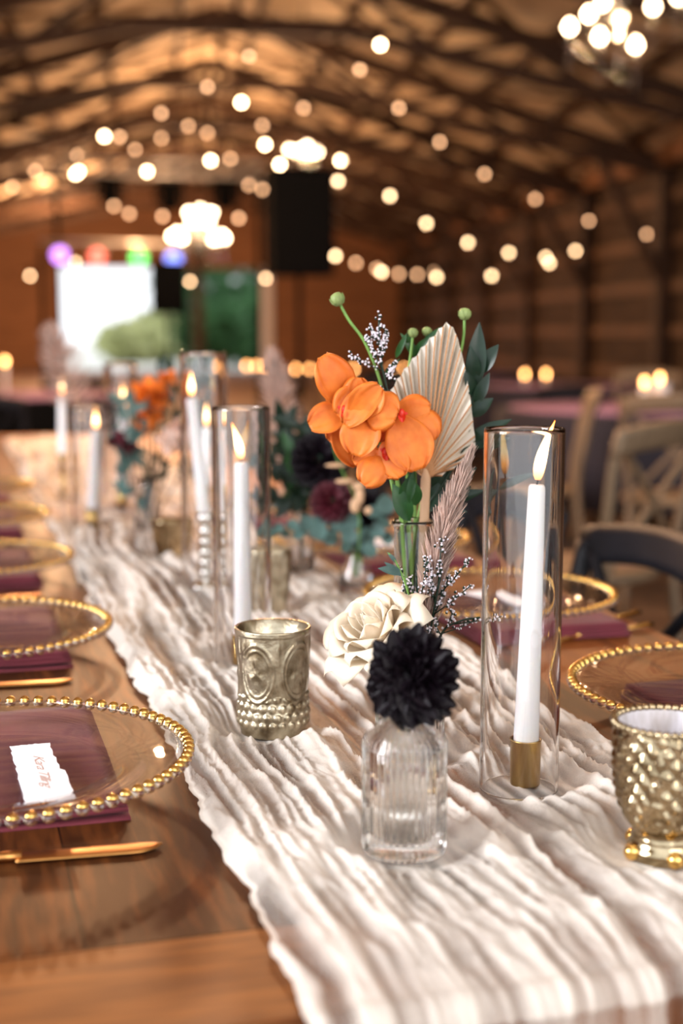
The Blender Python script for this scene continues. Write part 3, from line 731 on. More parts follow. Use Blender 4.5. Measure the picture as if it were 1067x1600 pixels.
# orchids
def orchids():
    D = Db-.012; base = onr(P_bottle)+Vector((0, 0, .012)); V = -FWD
    t = thing('orchid_spray', 'spray of large orange orchid blooms in the tall vase, left of the palm fan', 'flower', base)
    st = curve_pts([base, onr(P_bottle)+Vector((-.003, 0, .17)), A(616, 770, D), A(598, 700, D+.015), A(560, 650, D+.018), A(520, 620, D+.015)], 8)
    MB().tube(st, [.0023-.0009*i/len(st) for i in range(len(st))], 8).build('stem', M['stem'], t, world=True)
    # (base px, tip px, halfwidth px, depth offset base, depth offset tip, cup, bend)
    blooms = [
      [((540,634),(503,556),31,.002,-.010,.25,.10,1),((545,640),(484,667),26,.004,-.004,.3,.06,2),((530,600),(520,575),14,.02,.02,.2,0,3),((538,612),(508,618),18,.022,.018,.2,0,3),((530,650),(560,728),30,.010,.004,.3,.05,3),((545,660),(515,690),22,.016,.014,.3,0,3)],
      [((568,612),(528,650),27,-.006,-.018,.35,.12,4),((590,605),(540,665),25,-.012,-.022,.35,.10,5),((553,655),(560,590),24,-.004,-.012,-.25,.08,12)],
      [((548,648),(595,604),25,-.018,-.026,.3,.10,6),((572,632),(620,650),32,-.020,-.030,-.35,.10,7),((575,645),(555,712),31,-.014,-.026,.25,.12,8),((600,650),(590,690),22,-.004,-.006,.2,.05,9)],
      [((640,640),(676,690),30,-.006,-.016,-.4,.16,10),((618,640),(672,640),24,-.002,-.012,-.3,.12,12),((622,650),(652,735),36,-.010,-.022,.3,.08,11),((660,690),(668,712),9,-.008,-.014,.3,.1,11)],
      [((600,690),(628,745),26,-.010,-.024,-.3,.12,13),((590,700),(552,722),15,-.006,-.012,.3,.1,14),((600,716),(566,756),24,-.014,-.024,-.3,.15,15),((592,735),(622,740),11,-.012,-.020,.3,.1,16),((575,705),(600,740),20,-.004,-.010,.3,.1,16)],
    ]
    lips = [(536,640), None, None, (627,646), (602,706)]
    for bi, b in enumerate(blooms):
        m = MB()
        for (bp, tp, hw, d0, d1, cup, bend, sd) in b:
            p = A(bp[0], bp[1], D+d0); q = A(tp[0], tp[1], D+d1)
            m.petal(p, q, hw*D/FPX*1.04, V+Vector((0, 0, .25))+RGT*math.sin(sd*2.3)*.35, prof=lambda u: math.sin(PI*(min(1, u*.93+.035))**1.15)**.55, cup=cup*.7, bend=bend*.8, ruf=.0034, nu=16, nv=12, seed=sd)
        o = m.build('bloom', M['orchid'], t, world=True, solid=.0006)
        if lips[bi]:
            l = MB(); c = A(*lips[bi], D-.018)
            l.ball(c, .0036, 10, (1, .8, 1.3)).petal(c, c+Vector((.001, 0, -.008))-FWD*.003, .0035, V, cup=.6).petal(c, c+RGT*.006-FWD*.002, .002, V).petal(c, c-RGT*.005+Vector((0, 0, .003)), .002, V)
            q = l.build('lip', M['lip'], o); 
            q.data.transform(Matrix.Translation(-t.location))
orchids()
# palm spear
def palm():
    D = Db+.012; base = onr(P_bottle)+Vector((.006, 0, .012)); c = A(665, 748, D)
    t = thing('palm_fan', 'cream dried palm spear fan with pleats, standing above the tall vase', 'dried leaf', base)
    out = [(632,722),(613,668),(601,640),(609,613),(623,588),(640,566),(660,541),(680,520),(698,503),(712,518),(722,552),(731,594),(737,636),(741,672),(742,703),(716,726),(690,742)]
    OP = curve_pts([A(x, y, D) for x, y in out], 6)
    NF = 23; idx = np.linspace(0, len(OP)-1, NF*2+1)
    rim = []
    for i, s in enumerate(idx):
        k = int(s); f = s-k; p = OP[k] if k >= len(OP)-1 else OP[k]*(1-f)+OP[k+1]*f
        sg = 1 if i % 2 else -1
        rim.append(p + FWD*((.0062+.0018*math.sin(i*1.7))*sg) + (p-c)*(.0 if sg > 0 else -.018))
    m = MB(); e = MB(); NR = 12
    def P(i, u): 
        q = c+(rim[i]-c)*u; return q + FWD*(.012*math.sin(PI*u)*(abs(i-NF)/NF)-.0)
    for i in range(NF*2):
        vs = []; fs = []
        for k in range(NR+1):
            u = .06+.94*k/NR; vs += [P(i, u), P(i+1, u)]
        for k in range(NR): fs.append((2*k, 2*k+1, 2*k+3, 2*k+2))
        m.add(vs, fs)
    m.build('pleated_blade', M['palm'], t, world=True, smooth=False, solid=.0004)
    for i in range(0, NF*2+1, 2):
        e.tube([P(i, .03+.97*k/8)-FWD*.0006 for k in range(9)], [.0011-.0004*k/8 for k in range(9)], 5)
    e.build('fold_ribs', M['palm_edge'], t, world=True)
    MB().tube([base, base+(c-base)*.5, c, c+Vector((0, 0, .01))], [.0038, .0042, .0048, .002], 12).build('stalk', M['dry'], t, world=True)
palm()
# buds and leaves
def bud(px, py, r, ctrl, label, dd=0, lean=None):
    D = Db+dd; base = onr(P_bottle)+Vector((random.uniform(-.008, .008), random.uniform(-.006, .006), .03+random.uniform(0, .01)))
    t = thing('flower_bud', label, 'flower bud', base); top = A(px, py, D)
    pts = curve_pts([base]+[A(x, y, D) for x, y in ctrl]+[top], 8)
    MB().tube(pts, [.0018-.0004*i/len(pts) for i in range(len(pts))], 8).build('stem', M['stem'], t, world=True)
    m = MB(); dr = (pts[-1]-pts[-4]).normalized(); Rm = dr.to_track_quat('Z', 'Y').to_matrix()
    m.lathe([(0, -r*.8), (r*.6, -r*.7), (r, -.1*r), (r*.95, r*.45), (r*.6, r*.95), (0, r*1.1)], 14, c=top, M=Rm, disp=lambda a, z, i: r*.07*math.cos(a*5) if 0 < i < 5 else 0)
    for k in range(5):
        a = k*2*PI/5; x = Rm @ Vector((math.cos(a), math.sin(a), 0))
        m.petal(top-dr*r*.8+x*r*.3, top+x*r*1.05+dr*r*.7, r*.42, x, bend=.15, nu=6, nv=4)
    m.build('bud_head', M['bud'], t, world=True)
    return t
bud(528, 469, .0068, [(628, 830), (604, 640), (575, 545), (545, 500)], 'round green bud on a long stem leaning far left')
bud(726, 492, .0062, [(650, 830), (700, 620), (722, 540)], 'green bud standing straight right of the palm tip', .02)
bud(645, 521, .0050, [(640, 830), (630, 640), (641, 560)], 'small dark green bud left of the palm tip', .03)
bud(667, 519, .0048, [(648, 830), (650, 640), (664, 550)], 'small green bud just behind the palm edge', .035)
def ruscus(ctrl, leaves, label, mt='leaf2', dd=.02, st='leaf2'):
    D = Db+dd; base = onr(P_bottle)+Vector((random.uniform(-.008, .008), random.uniform(-.006, .006), .03+random.uniform(0, .01)))
    t = thing('leafy_stem', label, 'foliage', base)
    pts = curve_pts([base]+[A(x, y, D) for x, y in ctrl], 8); MB().tube(pts, .0014, 7).build('stem', M[st], t, world=True)
    m = MB()
    for (a, b, c, d, w) in leaves: leaf_at(m, A(a, b, D), A(c, d, D-.01*random.random()), w*D/FPX)
    m.build('leaves', M[mt], t, world=True)
ruscus([(655, 830), (690, 760), (730, 690), (738, 620), (744, 570)], [(738, 612, 749, 503, 16), (745, 585, 779, 538, 13), (740, 600, 735, 540, 12), (742, 632, 765, 582, 10), (735, 650, 771, 622, 12), (730, 690, 800, 655, 11), (726, 700, 790, 684, 9), (740, 620, 725, 575, 9)], 'dark glossy leaf branch rising right of the palm fan')
ruscus([(660, 830), (690, 790), (735, 760)], [(690, 790, 745, 730, 12), (700, 785, 760, 765, 9), (685, 800, 730, 800, 10), (680, 770, 700, 720, 14), (760, 765, 850, 738, 7), (665, 800, 690, 752, 14)], 'dark leaf branch low behind the palm stalk and plume', dd=.035)
ruscus([(630, 830), (628, 780), (620, 745)], [(640, 815, 613, 755, 15), (650, 790, 640, 745, 13), (628, 790, 648, 735, 12)], 'broad green leaf standing at the mouth of the tall vase', 'leaf', -.012, 'stem')
ruscus([(640, 830), (645, 640), (652, 560), (640, 528)], [(652, 560, 625, 520, 7), (648, 555, 672, 525, 7), (640, 545, 640, 515, 5), (600, 590, 625, 560, 4), (618, 560, 636, 520, 5), (655, 545, 690, 510, 5)], 'thin leafy sprig behind the palm tip', 'leaf', .035)
# statice
def statice(base, ctrl, D, clusters, label, n=26):
    t = thing('statice_sprig', label, 'filler flower', base, 0, 'statice sprigs')
    pts = curve_pts([base]+[A(x, y, D) for x, y in ctrl], 8); m = MB().tube(pts, .0010, 6)
    f = MB(); rn = random.Random(len(label))
    for (ax, ay, bx, by) in clusters:
        p = A(ax, ay, D); q = A(bx, by, D-.006*rn.uniform(-1, 1)); m.tube([p, (p+q)/2+Vector((0, 0, -.001)), q], .0006, 5)
        for k in range(n):
            u = rn.uniform(.3, 1.03); c = p+(q-p)*u + Vector((rn.gauss(0, .0016), rn.gauss(0, .0016), rn.gauss(0, .0016)))
            f.ball(c, rn.uniform(.0007, .0014), 6)
            if k % 3 == 0: m.ball(c-(q-p).normalized()*.001, .0013, 6)
    m.build('stem', M['leaf2'], t, world=True); f.build('florets', M['statice'], t, world=True)
statice(onr(P_bottle)+Vector((.004, .004, .03)), [(634, 830), (612, 650), (595, 560), (592, 500)], Db-.005,
    [(595, 560, 592, 488), (593, 540, 577, 508), (594, 545, 606, 517), (597, 565, 571, 525), (597, 560, 600, 535), (600, 580, 548, 555), (603, 590, 620, 565), (602, 585, 580, 542), (610, 610, 545, 597), (612, 612, 570, 600), (608, 600, 612, 570)], 'lilac white statice sprig above the orange orchids', 30)
Ds = P_vaseB.dot(FWD)
bs = onr(P_vaseB)+Vector((.004, -.002, .03))
statice(bs, [(655, 1060), (655, 980), (650, 900)], Ds+.004, [(652, 985, 622, 882), (652, 990, 632, 930), (655, 960, 640, 902), (655, 950, 668, 870), (658, 985, 640, 960), (655, 1000, 640, 985)], 'white statice sprig between the rose and the plume', 34)
statice(bs+Vector((.002, .004, 0)), [(662, 1060), (675, 970), (690, 890)], Ds+.01, [(675, 970, 700, 905), (680, 950, 672, 880), (685, 930, 733, 875), (678, 960, 735, 915), (684, 920, 690, 840), (680, 935, 668, 905)], 'white statice sprig rising in front of the pampas plume', 34)
statice(bs+Vector((.006, .002, 0)), [(668, 1060), (690, 990), (720, 970), (750, 965)], Ds, [(690, 990, 745, 968), (690, 995, 676, 965), (695, 985, 708, 955), (710, 975, 780, 962), (672, 1010, 668, 975)], 'dark wiry statice sprig bending right, low beside the dahlia', 20)
# eucalyptus leaf near rose
t = thing('eucalyptus_sprig', 'small eucalyptus sprig with pale leaf just above the rose', 'foliage', bs+Vector((-.006, 0, 0)))
m = MB(); leaf_at(m, A(628, 895, Ds), A(590, 888, Ds-.005), .0042); leaf_at(m, A(628, 900, Ds), A(600, 878, Ds), .003); leaf_at(m, A(620, 880, Ds), A(604, 862, Ds), .0018)
m.build('leaves', M['euc'], t, world=True); MB().tube(curve_pts([t.location, A(650, 1060, Ds), A(640, 940, Ds), A(622, 885, Ds), A(607, 864, Ds)], 6), .0009, 6).build('stem', M['stem'], t, world=True)
# pampas
def pampas(base, ctrl, D, wmax, n, label, dz=0, seed=1, mt='pampas', thick=.00022):
    t = thing('pampas_plume', label, 'dried grass', base, 0)
    pts = curve_pts([base]+[A(x, y, D) for x, y in ctrl], 10); MB().tube(pts, .0011, 6).build('stem', M['dry'], t, world=True)
    pl = pts[10:]; m = MB(); rn = random.Random(seed)
    for k in range(n):
        u = rn.random(); i = min(len(pl)-2, int(u*(len(pl)-1))); p = pl[i]; d = (pl[i+1]-pl[i]).normalized()
        th = rn.uniform(0, 2*PI); x = d.orthogonal().normalized(); y = d.cross(x); s = x*math.cos(th)+y*math.sin(th)
        w = wmax*(math.sin(PI*min(1, u*.85+.12)))**.8*rn.uniform(.35, 1)
        L = rn.uniform(.018, .032)
        q1 = p+s*w*.45+d*L*.4; q2 = p+s*w+d*L
        m.tube([p, q1, q2+s*rn.gauss(0, .001)], [thick, thick, thick*.6], 3, cap=False)
        if k % 2 == 0: m.tube([q1, q1+(q2-q1)*.5+s*.0006, q2], [.0003, .0009, .0002], 4, cap=False)
    m.build('plume', M[mt], t, world=True)
pampas(bs+Vector((.01, .006, 0)), [(664, 1050), (668, 960), (690, 840), (726, 735)], Ds+.025, .017, 1900, 'dusty pink pampas plume standing left of the near glass cylinder')
# ------------------------------------------------------------------ arrangement behind (burgundy, eucalyptus)
Dc = P_vC.dot(FWD)
t = thing('bud_vase', 'small clear glass vase with burgundy blooms behind the cream rose', 'vase', onr(P_vC))
hc = A(560, 858, Dc).z-ZR
MB().lathe([(0, 0), (.026, 0), (.027, .004), (.024, hc*.5), (.012, hc*.8), (.014, hc), (.012, hc), (.0105, hc*.8), (.022, hc*.5), (.024, .01), (0, .009)], 48).build('glass_body', M['glass'], t)
def pom(c, r, name, label, mt, base, n=70, facing=None):
    t = thing(name, label, 'flower', base)
    fc = (facing or (-FWD+Vector((0, 0, .5)))).normalized(); x = fc.orthogonal().normalized(); y = fc.cross(x); m = MB()
    for k in range(n):
        u = (k+.5)/n; th = k*2.39996; ang = math.acos(1-1.5*u); sd = x*math.cos(th)+y*math.sin(th)
        d = fc*math.cos(ang)+sd*math.sin(ang); m.petal(c+d*r*.3, c+(d+sd*.3).normalized()*r, r*.27, fc-sd*.4, cup=.6, bend=.1, nu=5, nv=4)
    m.build('petals', M[mt], t, world=True)
    MB().tube(curve_pts([base, base+Vector((0, 0, .05)), c-fc*r*.2], 6), .0018, 6).build('stem', M['stem'], t, world=True)
bc = onr(P_vC)+Vector((0, 0, .02))
pom(A(520, 785, Dc), .034, 'burgundy_flower', 'burgundy bloom low behind the orchids, above the eucalyptus', 'burg', bc)
pom(A(500, 720, Dc+.03), .045, 'burgundy_flower', 'very dark burgundy bloom directly left below the orchids', 'dahlia', bc+Vector((.003, .003, 0)))
pom(A(575, 800, Dc+.03), .032, 'burgundy_flower', 'dark bloom hidden behind the tall vase rim', 'dahlia', bc+Vector((-.003, .003, 0)))
def euc(ctrl, leaves, D, label, base, mt='euc'):
    t = thing('eucalyptus_sprig', label, 'foliage', base); m = MB(); rn = random.Random(len(label)+7)
    pts = curve_pts([base]+[A(x, y, D) for x, y in ctrl], 8); MB().tube(pts, .0012, 6).build('stem', M['leaf2'], t, world=True)
    for (x, y, r) in leaves:
        c = A(x, y, D+rn.uniform(-.01, .01)); d = Vector((rn.gauss(0, 1), rn.gauss(0, .4), rn.gauss(0, 1))).normalized()*r*D/FPX
        m.petal(c-d, c+d, r*D/FPX*.95, -FWD+Vector((rn.gauss(0, .4), 0, rn.gauss(.3, .4))), cup=.2, nu=8, nv=6)
    m.build('leaves', M[mt], t, world=True)
euc([(552, 855), (510, 840), (440, 835), (420, 835)], [(424, 832, 9), (435, 825, 9), (446, 833, 8), (458, 822, 11), (468, 835, 12), (480, 818, 14), (502, 810, 13), (497, 830, 16), (515, 840, 14), (530, 820, 15), (545, 838, 14), (560, 850, 13)], Dc-.02, 'silver green eucalyptus spray reaching left towards the taper', bc)
euc([(565, 855), (600, 790)], [(602, 788, 16), (598, 815, 13), (590, 830, 14), (570, 840, 18), (550, 815, 15), (585, 800, 12), (540, 855, 10), (575, 860, 14), (605, 840, 12)], Dc-.02, 'eucalyptus leaves hanging below the orchids beside the tall vase', bc+Vector((.002, 0, 0)))
def bush(name, base, D, pxs, w, label, mt, n=60, seed=2, cat='foliage'):
    t = thing(name, label, cat, base); m = MB(); rn = random.Random(seed); st = MB()
    x0, y0, x1, y1 = pxs
    for k in range(n):
        c = A(rn.uniform(x0, x1), rn.uniform(y0, y1), D+rn.uniform(-.05, .05)); d = Vector((rn.gauss(0, 1), rn.gauss(0, .5), rn.gauss(.3, .8))).normalized()
        leaf_at(m, c, c+d*w*rn.uniform(1.6, 2.6), w*.45)
        if k % 8 == 0: st.tube(curve_pts([base, base+Vector((0, 0, .07)), c], 4), .0012, 5)
    m.build('leaves', M[mt], t, world=True); st.build('stem', M['leaf2'], t, world=True)
pl_ = T(470, 905); pl_.z = ZR
t = thing('bud_vase', 'clear bud vase of dark foliage right of the second taper', 'vase', pl_)
Dl = pl_.dot(FWD); hl = A(465, 790, Dl).z-ZR
MB().lathe([(0, 0), (.022, 0), (.023, .004), (.020, hl*.5), (.011, hl*.8), (.013, hl), (.011, hl), (.0095, hl*.8), (.018, hl*.5), (.02, .01), (0, .009)], 40).build('glass_body', M['glass'], t)
bl = pl_+Vector((0, 0, .02))
bush('dark_foliage', bl, Dl+.03, (432, 660, 500, 790), .019, 'dark green leaves between the second taper and the orchids', 'leaf2', 80)
bush('green_foliage', bl+Vector((.003, 0, 0)), Dl-.02, (440, 700, 500, 780), .017, 'mid green leaves at the mouth of the vase right of the second taper', 'leaf', 14, 5)
# dried tan lunaria discs / white seed pods
t = thing('dried_sprig', 'pale dried seed pod sprig below the orchid blooms', 'dried leaf', bc+Vector((0, -.003, 0)))
m = MB()
for (x, y, r, h) in ((525, 727, 17, 3), (540, 752, 16, 4), (560, 760, 10, 6), (562, 775, 7, 14), (555, 790, 8, 12), (575, 798, 6, 6)):
    c = A(x, y, Dc-.05); m.ball(c, 1, 12, (r*Dc/FPX, r*Dc/FPX*.5, h*Dc/FPX))
m.build('pods', M['dry'], t, world=True); MB().tube(curve_pts([t.location, A(560, 800, Dc-.04), A(530, 725, Dc-.05), A(520, 690, Dc-.05)], 6), .0009, 6).build('stem', M['stem'], t, world=True)
# third arrangement: orange, pampas
p3 = T(232, 838); p3.z = ZR; D3b = p3.dot(FWD)
t = thing('bud_vase', 'clear glass vase of orange blooms in the middle distance', 'vase', p3)
h3 = A(232, 745, D3b).z-ZR
MB().lathe([(0, 0), (.026, 0), (.027, .004), (.024, h3*.5), (.014, h3*.8), (.016, h3), (.014, h3), (.012, h3*.8), (.022, h3*.5), (.024, .01), (0, .009)], 40).build('glass_body', M['glass'], t)
b3 = p3+Vector((0, 0, .02))
def blobs(name, base, D, items, mt, label):
    t = thing(name, label, 'flower', base); m = MB(); rn = random.Random(len(label)); s = MB()
    for (x, y, r) in items:
        c = A(x, y, D+rn.uniform(-.03, .03)); rr = r*D/FPX
        for k in range(12):
            d = Vector((rn.gauss(0, 1), rn.gauss(0, 1), rn.gauss(0, 1))).normalized(); m.petal(c, c+d*rr*1.15, rr*.5, d.orthogonal()+Vector((0, 0, .3)), cup=.4, nu=5, nv=4)
        s.tube([base, (base+c)/2+Vector((0, 0, -.01)), c], .0015, 5)
    m.build('petals', M[mt], t, world=True); s.build('stem', M['leaf2'], t, world=True)
blobs('orange_flower', b3, D3b, [(228, 610, 22), (240, 640, 24), (228, 665, 18), (262, 590, 14), (246, 612, 18)], 'orchid', 'blurred orange orchid blooms in the middle distance')
blobs('peach_flower', b3+Vector((.004, 0, 0)), D3b-.05, [(280, 665, 24), (262, 690, 20), (300, 700, 16)], 'pampas', 'dusty pink blooms right of the blurred orange orchids')
blobs('burgundy_flower', b3+Vector((-.004, 0, 0)), D3b-.05, [(183, 685, 16), (200, 698, 14)], 'burg', 'small burgundy bloom left of the blurred orange orchids')
bush('green_foliage', b3+Vector((0, .004, 0)), D3b, (185, 620, 225, 780), .017, 'blue green leaves left of the blurred orange orchids', 'euc', 40, 9)
bush('dark_foliage', b3+Vector((0, -.004, 0)), D3b+.08, (240, 580, 330, 740), .018, 'dark leaves behind the blurred orange orchids', 'leaf2', 60, 8)
pampas(bl+Vector((0, .004, 0)), [(455, 800), (448, 700), (435, 620), (425, 560)], Dl+.35, .045, 900, 'tan pampas plume behind the second glass cylinder', seed=4, thick=.0007)
pampas(b3+Vector((.002, .004, 0)), [(215, 780), (130, 640), (95, 560), (80, 520)], D3b+.25, .06, 600, 'blurred tan pampas plume leaning left in front of the doorway', seed=6, thick=.0007)
# ------------------------------------------------------------------ place settings
def charger(loc, label):
    t = thing('charger_plate', label, 'plate', loc, TROT, 'clear glass charger plates with gold beading')
    prof = [(0, .010), (.095, .010), (.104, .012), (.112, .0165), (.130, .0205), (.152, .0235), (.1585, .0240), (.1585, .0205), (.152, .0200), (.130, .0170), (.114, .0130), (.106, .0085), (.097, .0062), (0, .0062)]
    MB().lathe(prof, 120).build('glass_dish', M['thin'], t)
    n = 80; g = MB(); b = MB()
    for k in range(n):
        a = 2*PI*k/n; c = Vector((.1625*math.cos(a), .1625*math.sin(a), .0215)); b.ball(c, .0051, 12)
        g.lathe([(.00505*math.cos(e), .0006+.0052*math.sin(e)) for e in (.15, .5, .85, 1.2, 1.45, PI/2)], 12, c=c)
    b.build('bead_rim', M['glass'], t); g.build('gilt_beading', M['gold'], t)
    return t
def napkin(loc, label, w=.235, d=.29, col='napkin', rz=0):
    m = MB()
    for k in range(4):
        m2 = MB(); s = 1-.012*k
        def fn(u, v, k=k, s=s):
            x = (u-.5)*w*s; y = v/2*d*s
            return Vector((x, y, .0010+.0042*k+.0006*math.sin(x*60+k)*math.cos(y*40)))
        m.patch(fn, 20, 20)
    o = m.build('napkin', M[col], solid=0); md = o.modifiers.new('s', 'SOLIDIFY'); md.thickness = .0034; md.offset = 1
    o.location = loc; o.rotation_euler = (0, 0, TROT+rz); tag(o, label, 'napkin', 'folded mauve napkins under the plates'); return o
def card(loc, rz, label, text=None, w=.040, h=.11):
    t = thing('place_card', label, 'place card', loc, rz); rn = random.Random(4)
    edge = []
    for (x0, y0, x1, y1) in ((-w/2, -h/2, w/2, -h/2), (w/2, -h/2, w/2, h/2), (w/2, h/2, -w/2, h/2), (-w/2, h/2, -w/2, -h/2)):
        for k in range(24):
            u = k/24; edge.append((x0+(x1-x0)*u+rn.gauss(0, .0005), y0+(y1-y0)*u+rn.gauss(0, .0005)))
    edge = [(x-(.004 if (x > 0 and y > .0) else 0), y) for x, y in edge]
    n = len(edge); vs = [(x, y, 0) for x, y in edge]+[(x*.99, y*.99, .0007) for x, y in edge]
    MB().add(vs, [tuple(range(n))[::-1], tuple(range(n, 2*n))]+[(i, (i+1) % n, (i+1) % n+n, i+n) for i in range(n)]).build('card', M['paper'], t, smooth=False)
    if text:
        cu = bpy.data.curves.new('t', 'FONT'); cu.body = text; cu.size = .0112; cu.shear = .5; cu.align_x = 'CENTER'; cu.align_y = 'CENTER'; cu.space_character = .8
        tmp = bpy.data.objects.new('t', cu); COL.objects.link(tmp)
        me = bpy.data.meshes.new_from_object(tmp.evaluated_get(bpy.context.evaluated_depsgraph_get()))
        bpy.data.objects.remove(tmp)
        xs = [v.co.x for v in me.vertices]
        me.transform(Matrix.Translation((.001, 0, .00078)) @ Matrix.Rotation(-PI/2, 4, 'Z') @ Matrix.Scale(.088/(max(xs)-min(xs)), 4, (1, 0, 0)))
        o = bpy.data.objects.new('lettering', me); COL.objects.link(o); me.materials.append(M['ink']); o.parent = t
    return t
def knife(tip, ang, label):
    t = thing('dinner_knife', label, 'knife', tip, ang, 'gold dinner knives')
    m = MB()   # tip at origin, going -x
    L = .105
    def fn(u, v):
        x = -.001-u*L; w = .0095*min(1, (u*7+.01))**.55*(1-.12*u)
        y = v*w + (.004*(1-min(1, u*4))**2); return Vector((x, y, .0032+.0007*(1-v*v)))
    m.patch(fn, 26, 6)
    o = m.build('blade', M['knife'], t); md = o.modifiers.new('s', 'SOLIDIFY'); md.thickness = .0014
    pts = [(-L-.001+.004-k*.012, 0, .0040) for k in range(11)]
    MB().tube(pts, [.0042, .0038, .0036, .0038, .0042, .0046, .005, .0054, .0056, .005, .002], 12).build('handle', M['knife'], t)
    return t
ZP = TZ+.0175    # plate sits on folded napkin
a1, b1 = inv(T(305, 1172, TZ+.035)); PC = [a1-.1665]
_, bfront = inv(T(60, 1283, TZ+.03)); _, bback = inv(T(60, 1093, TZ+.035))
bc1 = (bfront+bback)/2-.018
print('plate1 a', a1-.165, 'b', bc1, 'depth', bback-bfront, 'AL', AL, 'AR', AR, 'B0', B0, 'RA', RA0, RA1)
_, b2f = inv(T(20, 1030, TZ+.03)); SP = b2f-bfront
print('spacing', SP)
names = ['nearest', 'second', 'third', 'fourth', 'fifth']
offs = [0, 0, .01, .015, .01]
lab_l = ['nearest clear charger plate on the left, with the legible place card', 'second clear charger plate on the left', 'third clear charger plate on the left, blurred', 'fourth clear charger plate on the left, far and blurred', 'fifth clear charger plate on the left, farthest of the row']
a_l = PC[0]
nf_a, nf_b = inv(T(205, 1264, TZ+.01)); 
for k in range(5):
    bb = bc1+SP*k; aa = a_l-.008*(k > 0)
    charger(TF(aa, bb, ZP), lab_l[k])
    napkin(TF(nf_a-.1175, nf_b+.148+SP*k, TZ+.0005), 'folded mauve napkin under the %s left plate' % names[k])
    if k == 0:
        cz = ZP+.0112; cc_ = T(64, 1205, cz); c0 = T(48, 1156, cz); c1 = T(80, 1253, cz); cang = math.atan2(c0.y-c1.y, c0.x-c1.x)-PI/2
    if k < 4: card(cc_ if k == 0 else TF(aa-.02, bb-.02, ZP+.0112), cang if k == 0 else TROT+.12, 'torn-edge white place card on the %s left plate' % names[k], *(('Kara Tilling', .0375, .150) if k == 0 else ()))
kt = T(256, 1327); tl = T(0, 1348)
kang = math.atan2(kt.y-tl.y, kt.x-tl.x)
for k in range(4):
    p = Vector((kt.x, kt.y, TZ))+TV*SP*k - TU*(.0 if k == 0 else .02); knife(p, kang, 'gold dinner knife in front of the %s left plate' % names[k])
# right side
ar, br = inv(T(878, 1062, TZ+.03)); a_r = ar+.1665-.022
_, br_b = inv(T(1067, 1016, TZ+.035))
b_r = br_b-.160
print('right plate', a_r, b_r)
_, b2 = inv(T(800, 960, TZ+.03)); b2 += .14
rr = [(a_r, b_r), (a_r-.055, b_r+SP), (a_r-.06, b_r+2*SP), (a_r-.07, b_r+3*SP)]
rl = ['nearest', 'second', 'third', 'fourth']
for k, (aa, bb) in enumerate(rr):
    charger(TF(aa, bb, ZP), 'clear charger plate on the right side, %s in its row' % rl[k])
    napkin(TF(aa+(.03 if k == 0 else .035), bb-.012, TZ+.0005), 'folded mauve napkin under the %s right plate' % rl[k], d=.25, w=.2)
    if k < 3: card(TF(aa+.02, bb+.01, ZP+.0112), TROT+(-.5 if k == 0 else .3), 'torn-edge white place card on the %s right plate' % rl[k])
for k, (x0, y0, x1, y1) in enumerate(((880, 990, 1000, 962), (900, 1000, 1020, 982))):
    p = T(x1, y1); p.z = TZ; q = T(x0, y0)
    t = thing('dinner_fork', ('gold fork lying behind the nearest right plate, farther of two', 'gold fork lying behind the nearest right plate, nearer of two')[k], 'fork', p, math.atan2(p.y-q.y, p.x-q.x))
    MB().tube([(0, 0, .005), (-.01, 0, .0058), (-.05, 0, .0045), (-.10, 0, .004), (-.13, 0, .006)], [.003, .0042, .003, .0022, .004], 10).build('handle', M['gold'], t)
    for j in range(4): MB().tube([(-.128, (j-1.5)*.002, .006), (-.14, (j-1.5)*.0052, .0052), (-.165, (j-1.5)*.0052, .0035), (-.185, (j-1.5)*.005, .007)], [.001, .0012, .0011, .0005], 6).build('tine', M['gold'], t)
# ------------------------------------------------------------------ chairs
def chair(name, label, loc, rz, mt, group):
    t = thing(name, label, 'chair', loc, rz, group)   # faces +x (sitter looks +x); back at -x
    MB().lathe([(0, .44), (.20, .44), (.212, .45), (.212, .465), (.20, .475), (0, .468)], 32).build('seat', mt, t)
    for sy in (-1, 1):
        MB().tube([(.15, sy*.15, .445), (.19, sy*.19, 0)], [.017, .013], 10).build('leg', mt, t)
        MB().tube(curve_pts([(-.26, sy*.18, 0), (-.19, sy*.17, .45), (-.22, sy*.19, .70), (-.25, sy*.20, .85)], 6), .016, 10).build('leg', mt, t)
    MB().patch(lambda u, v: Vector((-.25-.04*(1-(2*u-1)**2)-.008*v, (u-.5)*.43, .84+.022*(1-(2*u-1)**2)+.034*v)), 16, 4).build('top_rail', mt, t, solid=.022)
    MB().tube(curve_pts([(-.195, -.165, .48), (-.235, 0, .66), (-.252, .19, .84)], 8), .011, 8).tube(curve_pts([(-.195, .165, .48), (-.225, 0, .66), (-.252, -.19, .84)], 8), .011, 8).build('cross_back', mt, t)
    MB().tube([(.17, -.17, .22), (.17, .17, .22)], .009, 8).tube([(-.22, -.175, .22), (-.22, .175, .22)], .009, 8).tube([(.17, -.17, .2), (-.22, -.175, .2)], .009, 8).tube([(.17, .17, .2), (-.22, .175, .2)], .009, 8).build('stretcher', mt, t)
    return t
ch = chair('crossback_chair', 'dark crossback chair at the right side of the long table, nearest', TF(AR-.10, 1.86, 0), TROT+PI, M['chair'], 'dark crossback chairs at the long table')
ch.scale = (1, 1, .925)
for k, l in ((1, 'second'), (2, 'third'), (3, 'fourth')):
    dup(ch, TF(AR-.08, 1.86+SP*1.12*k, 0), TROT+PI+.04*k, 'dark crossback chair at the right side of the long table, %s from the camera' % l)
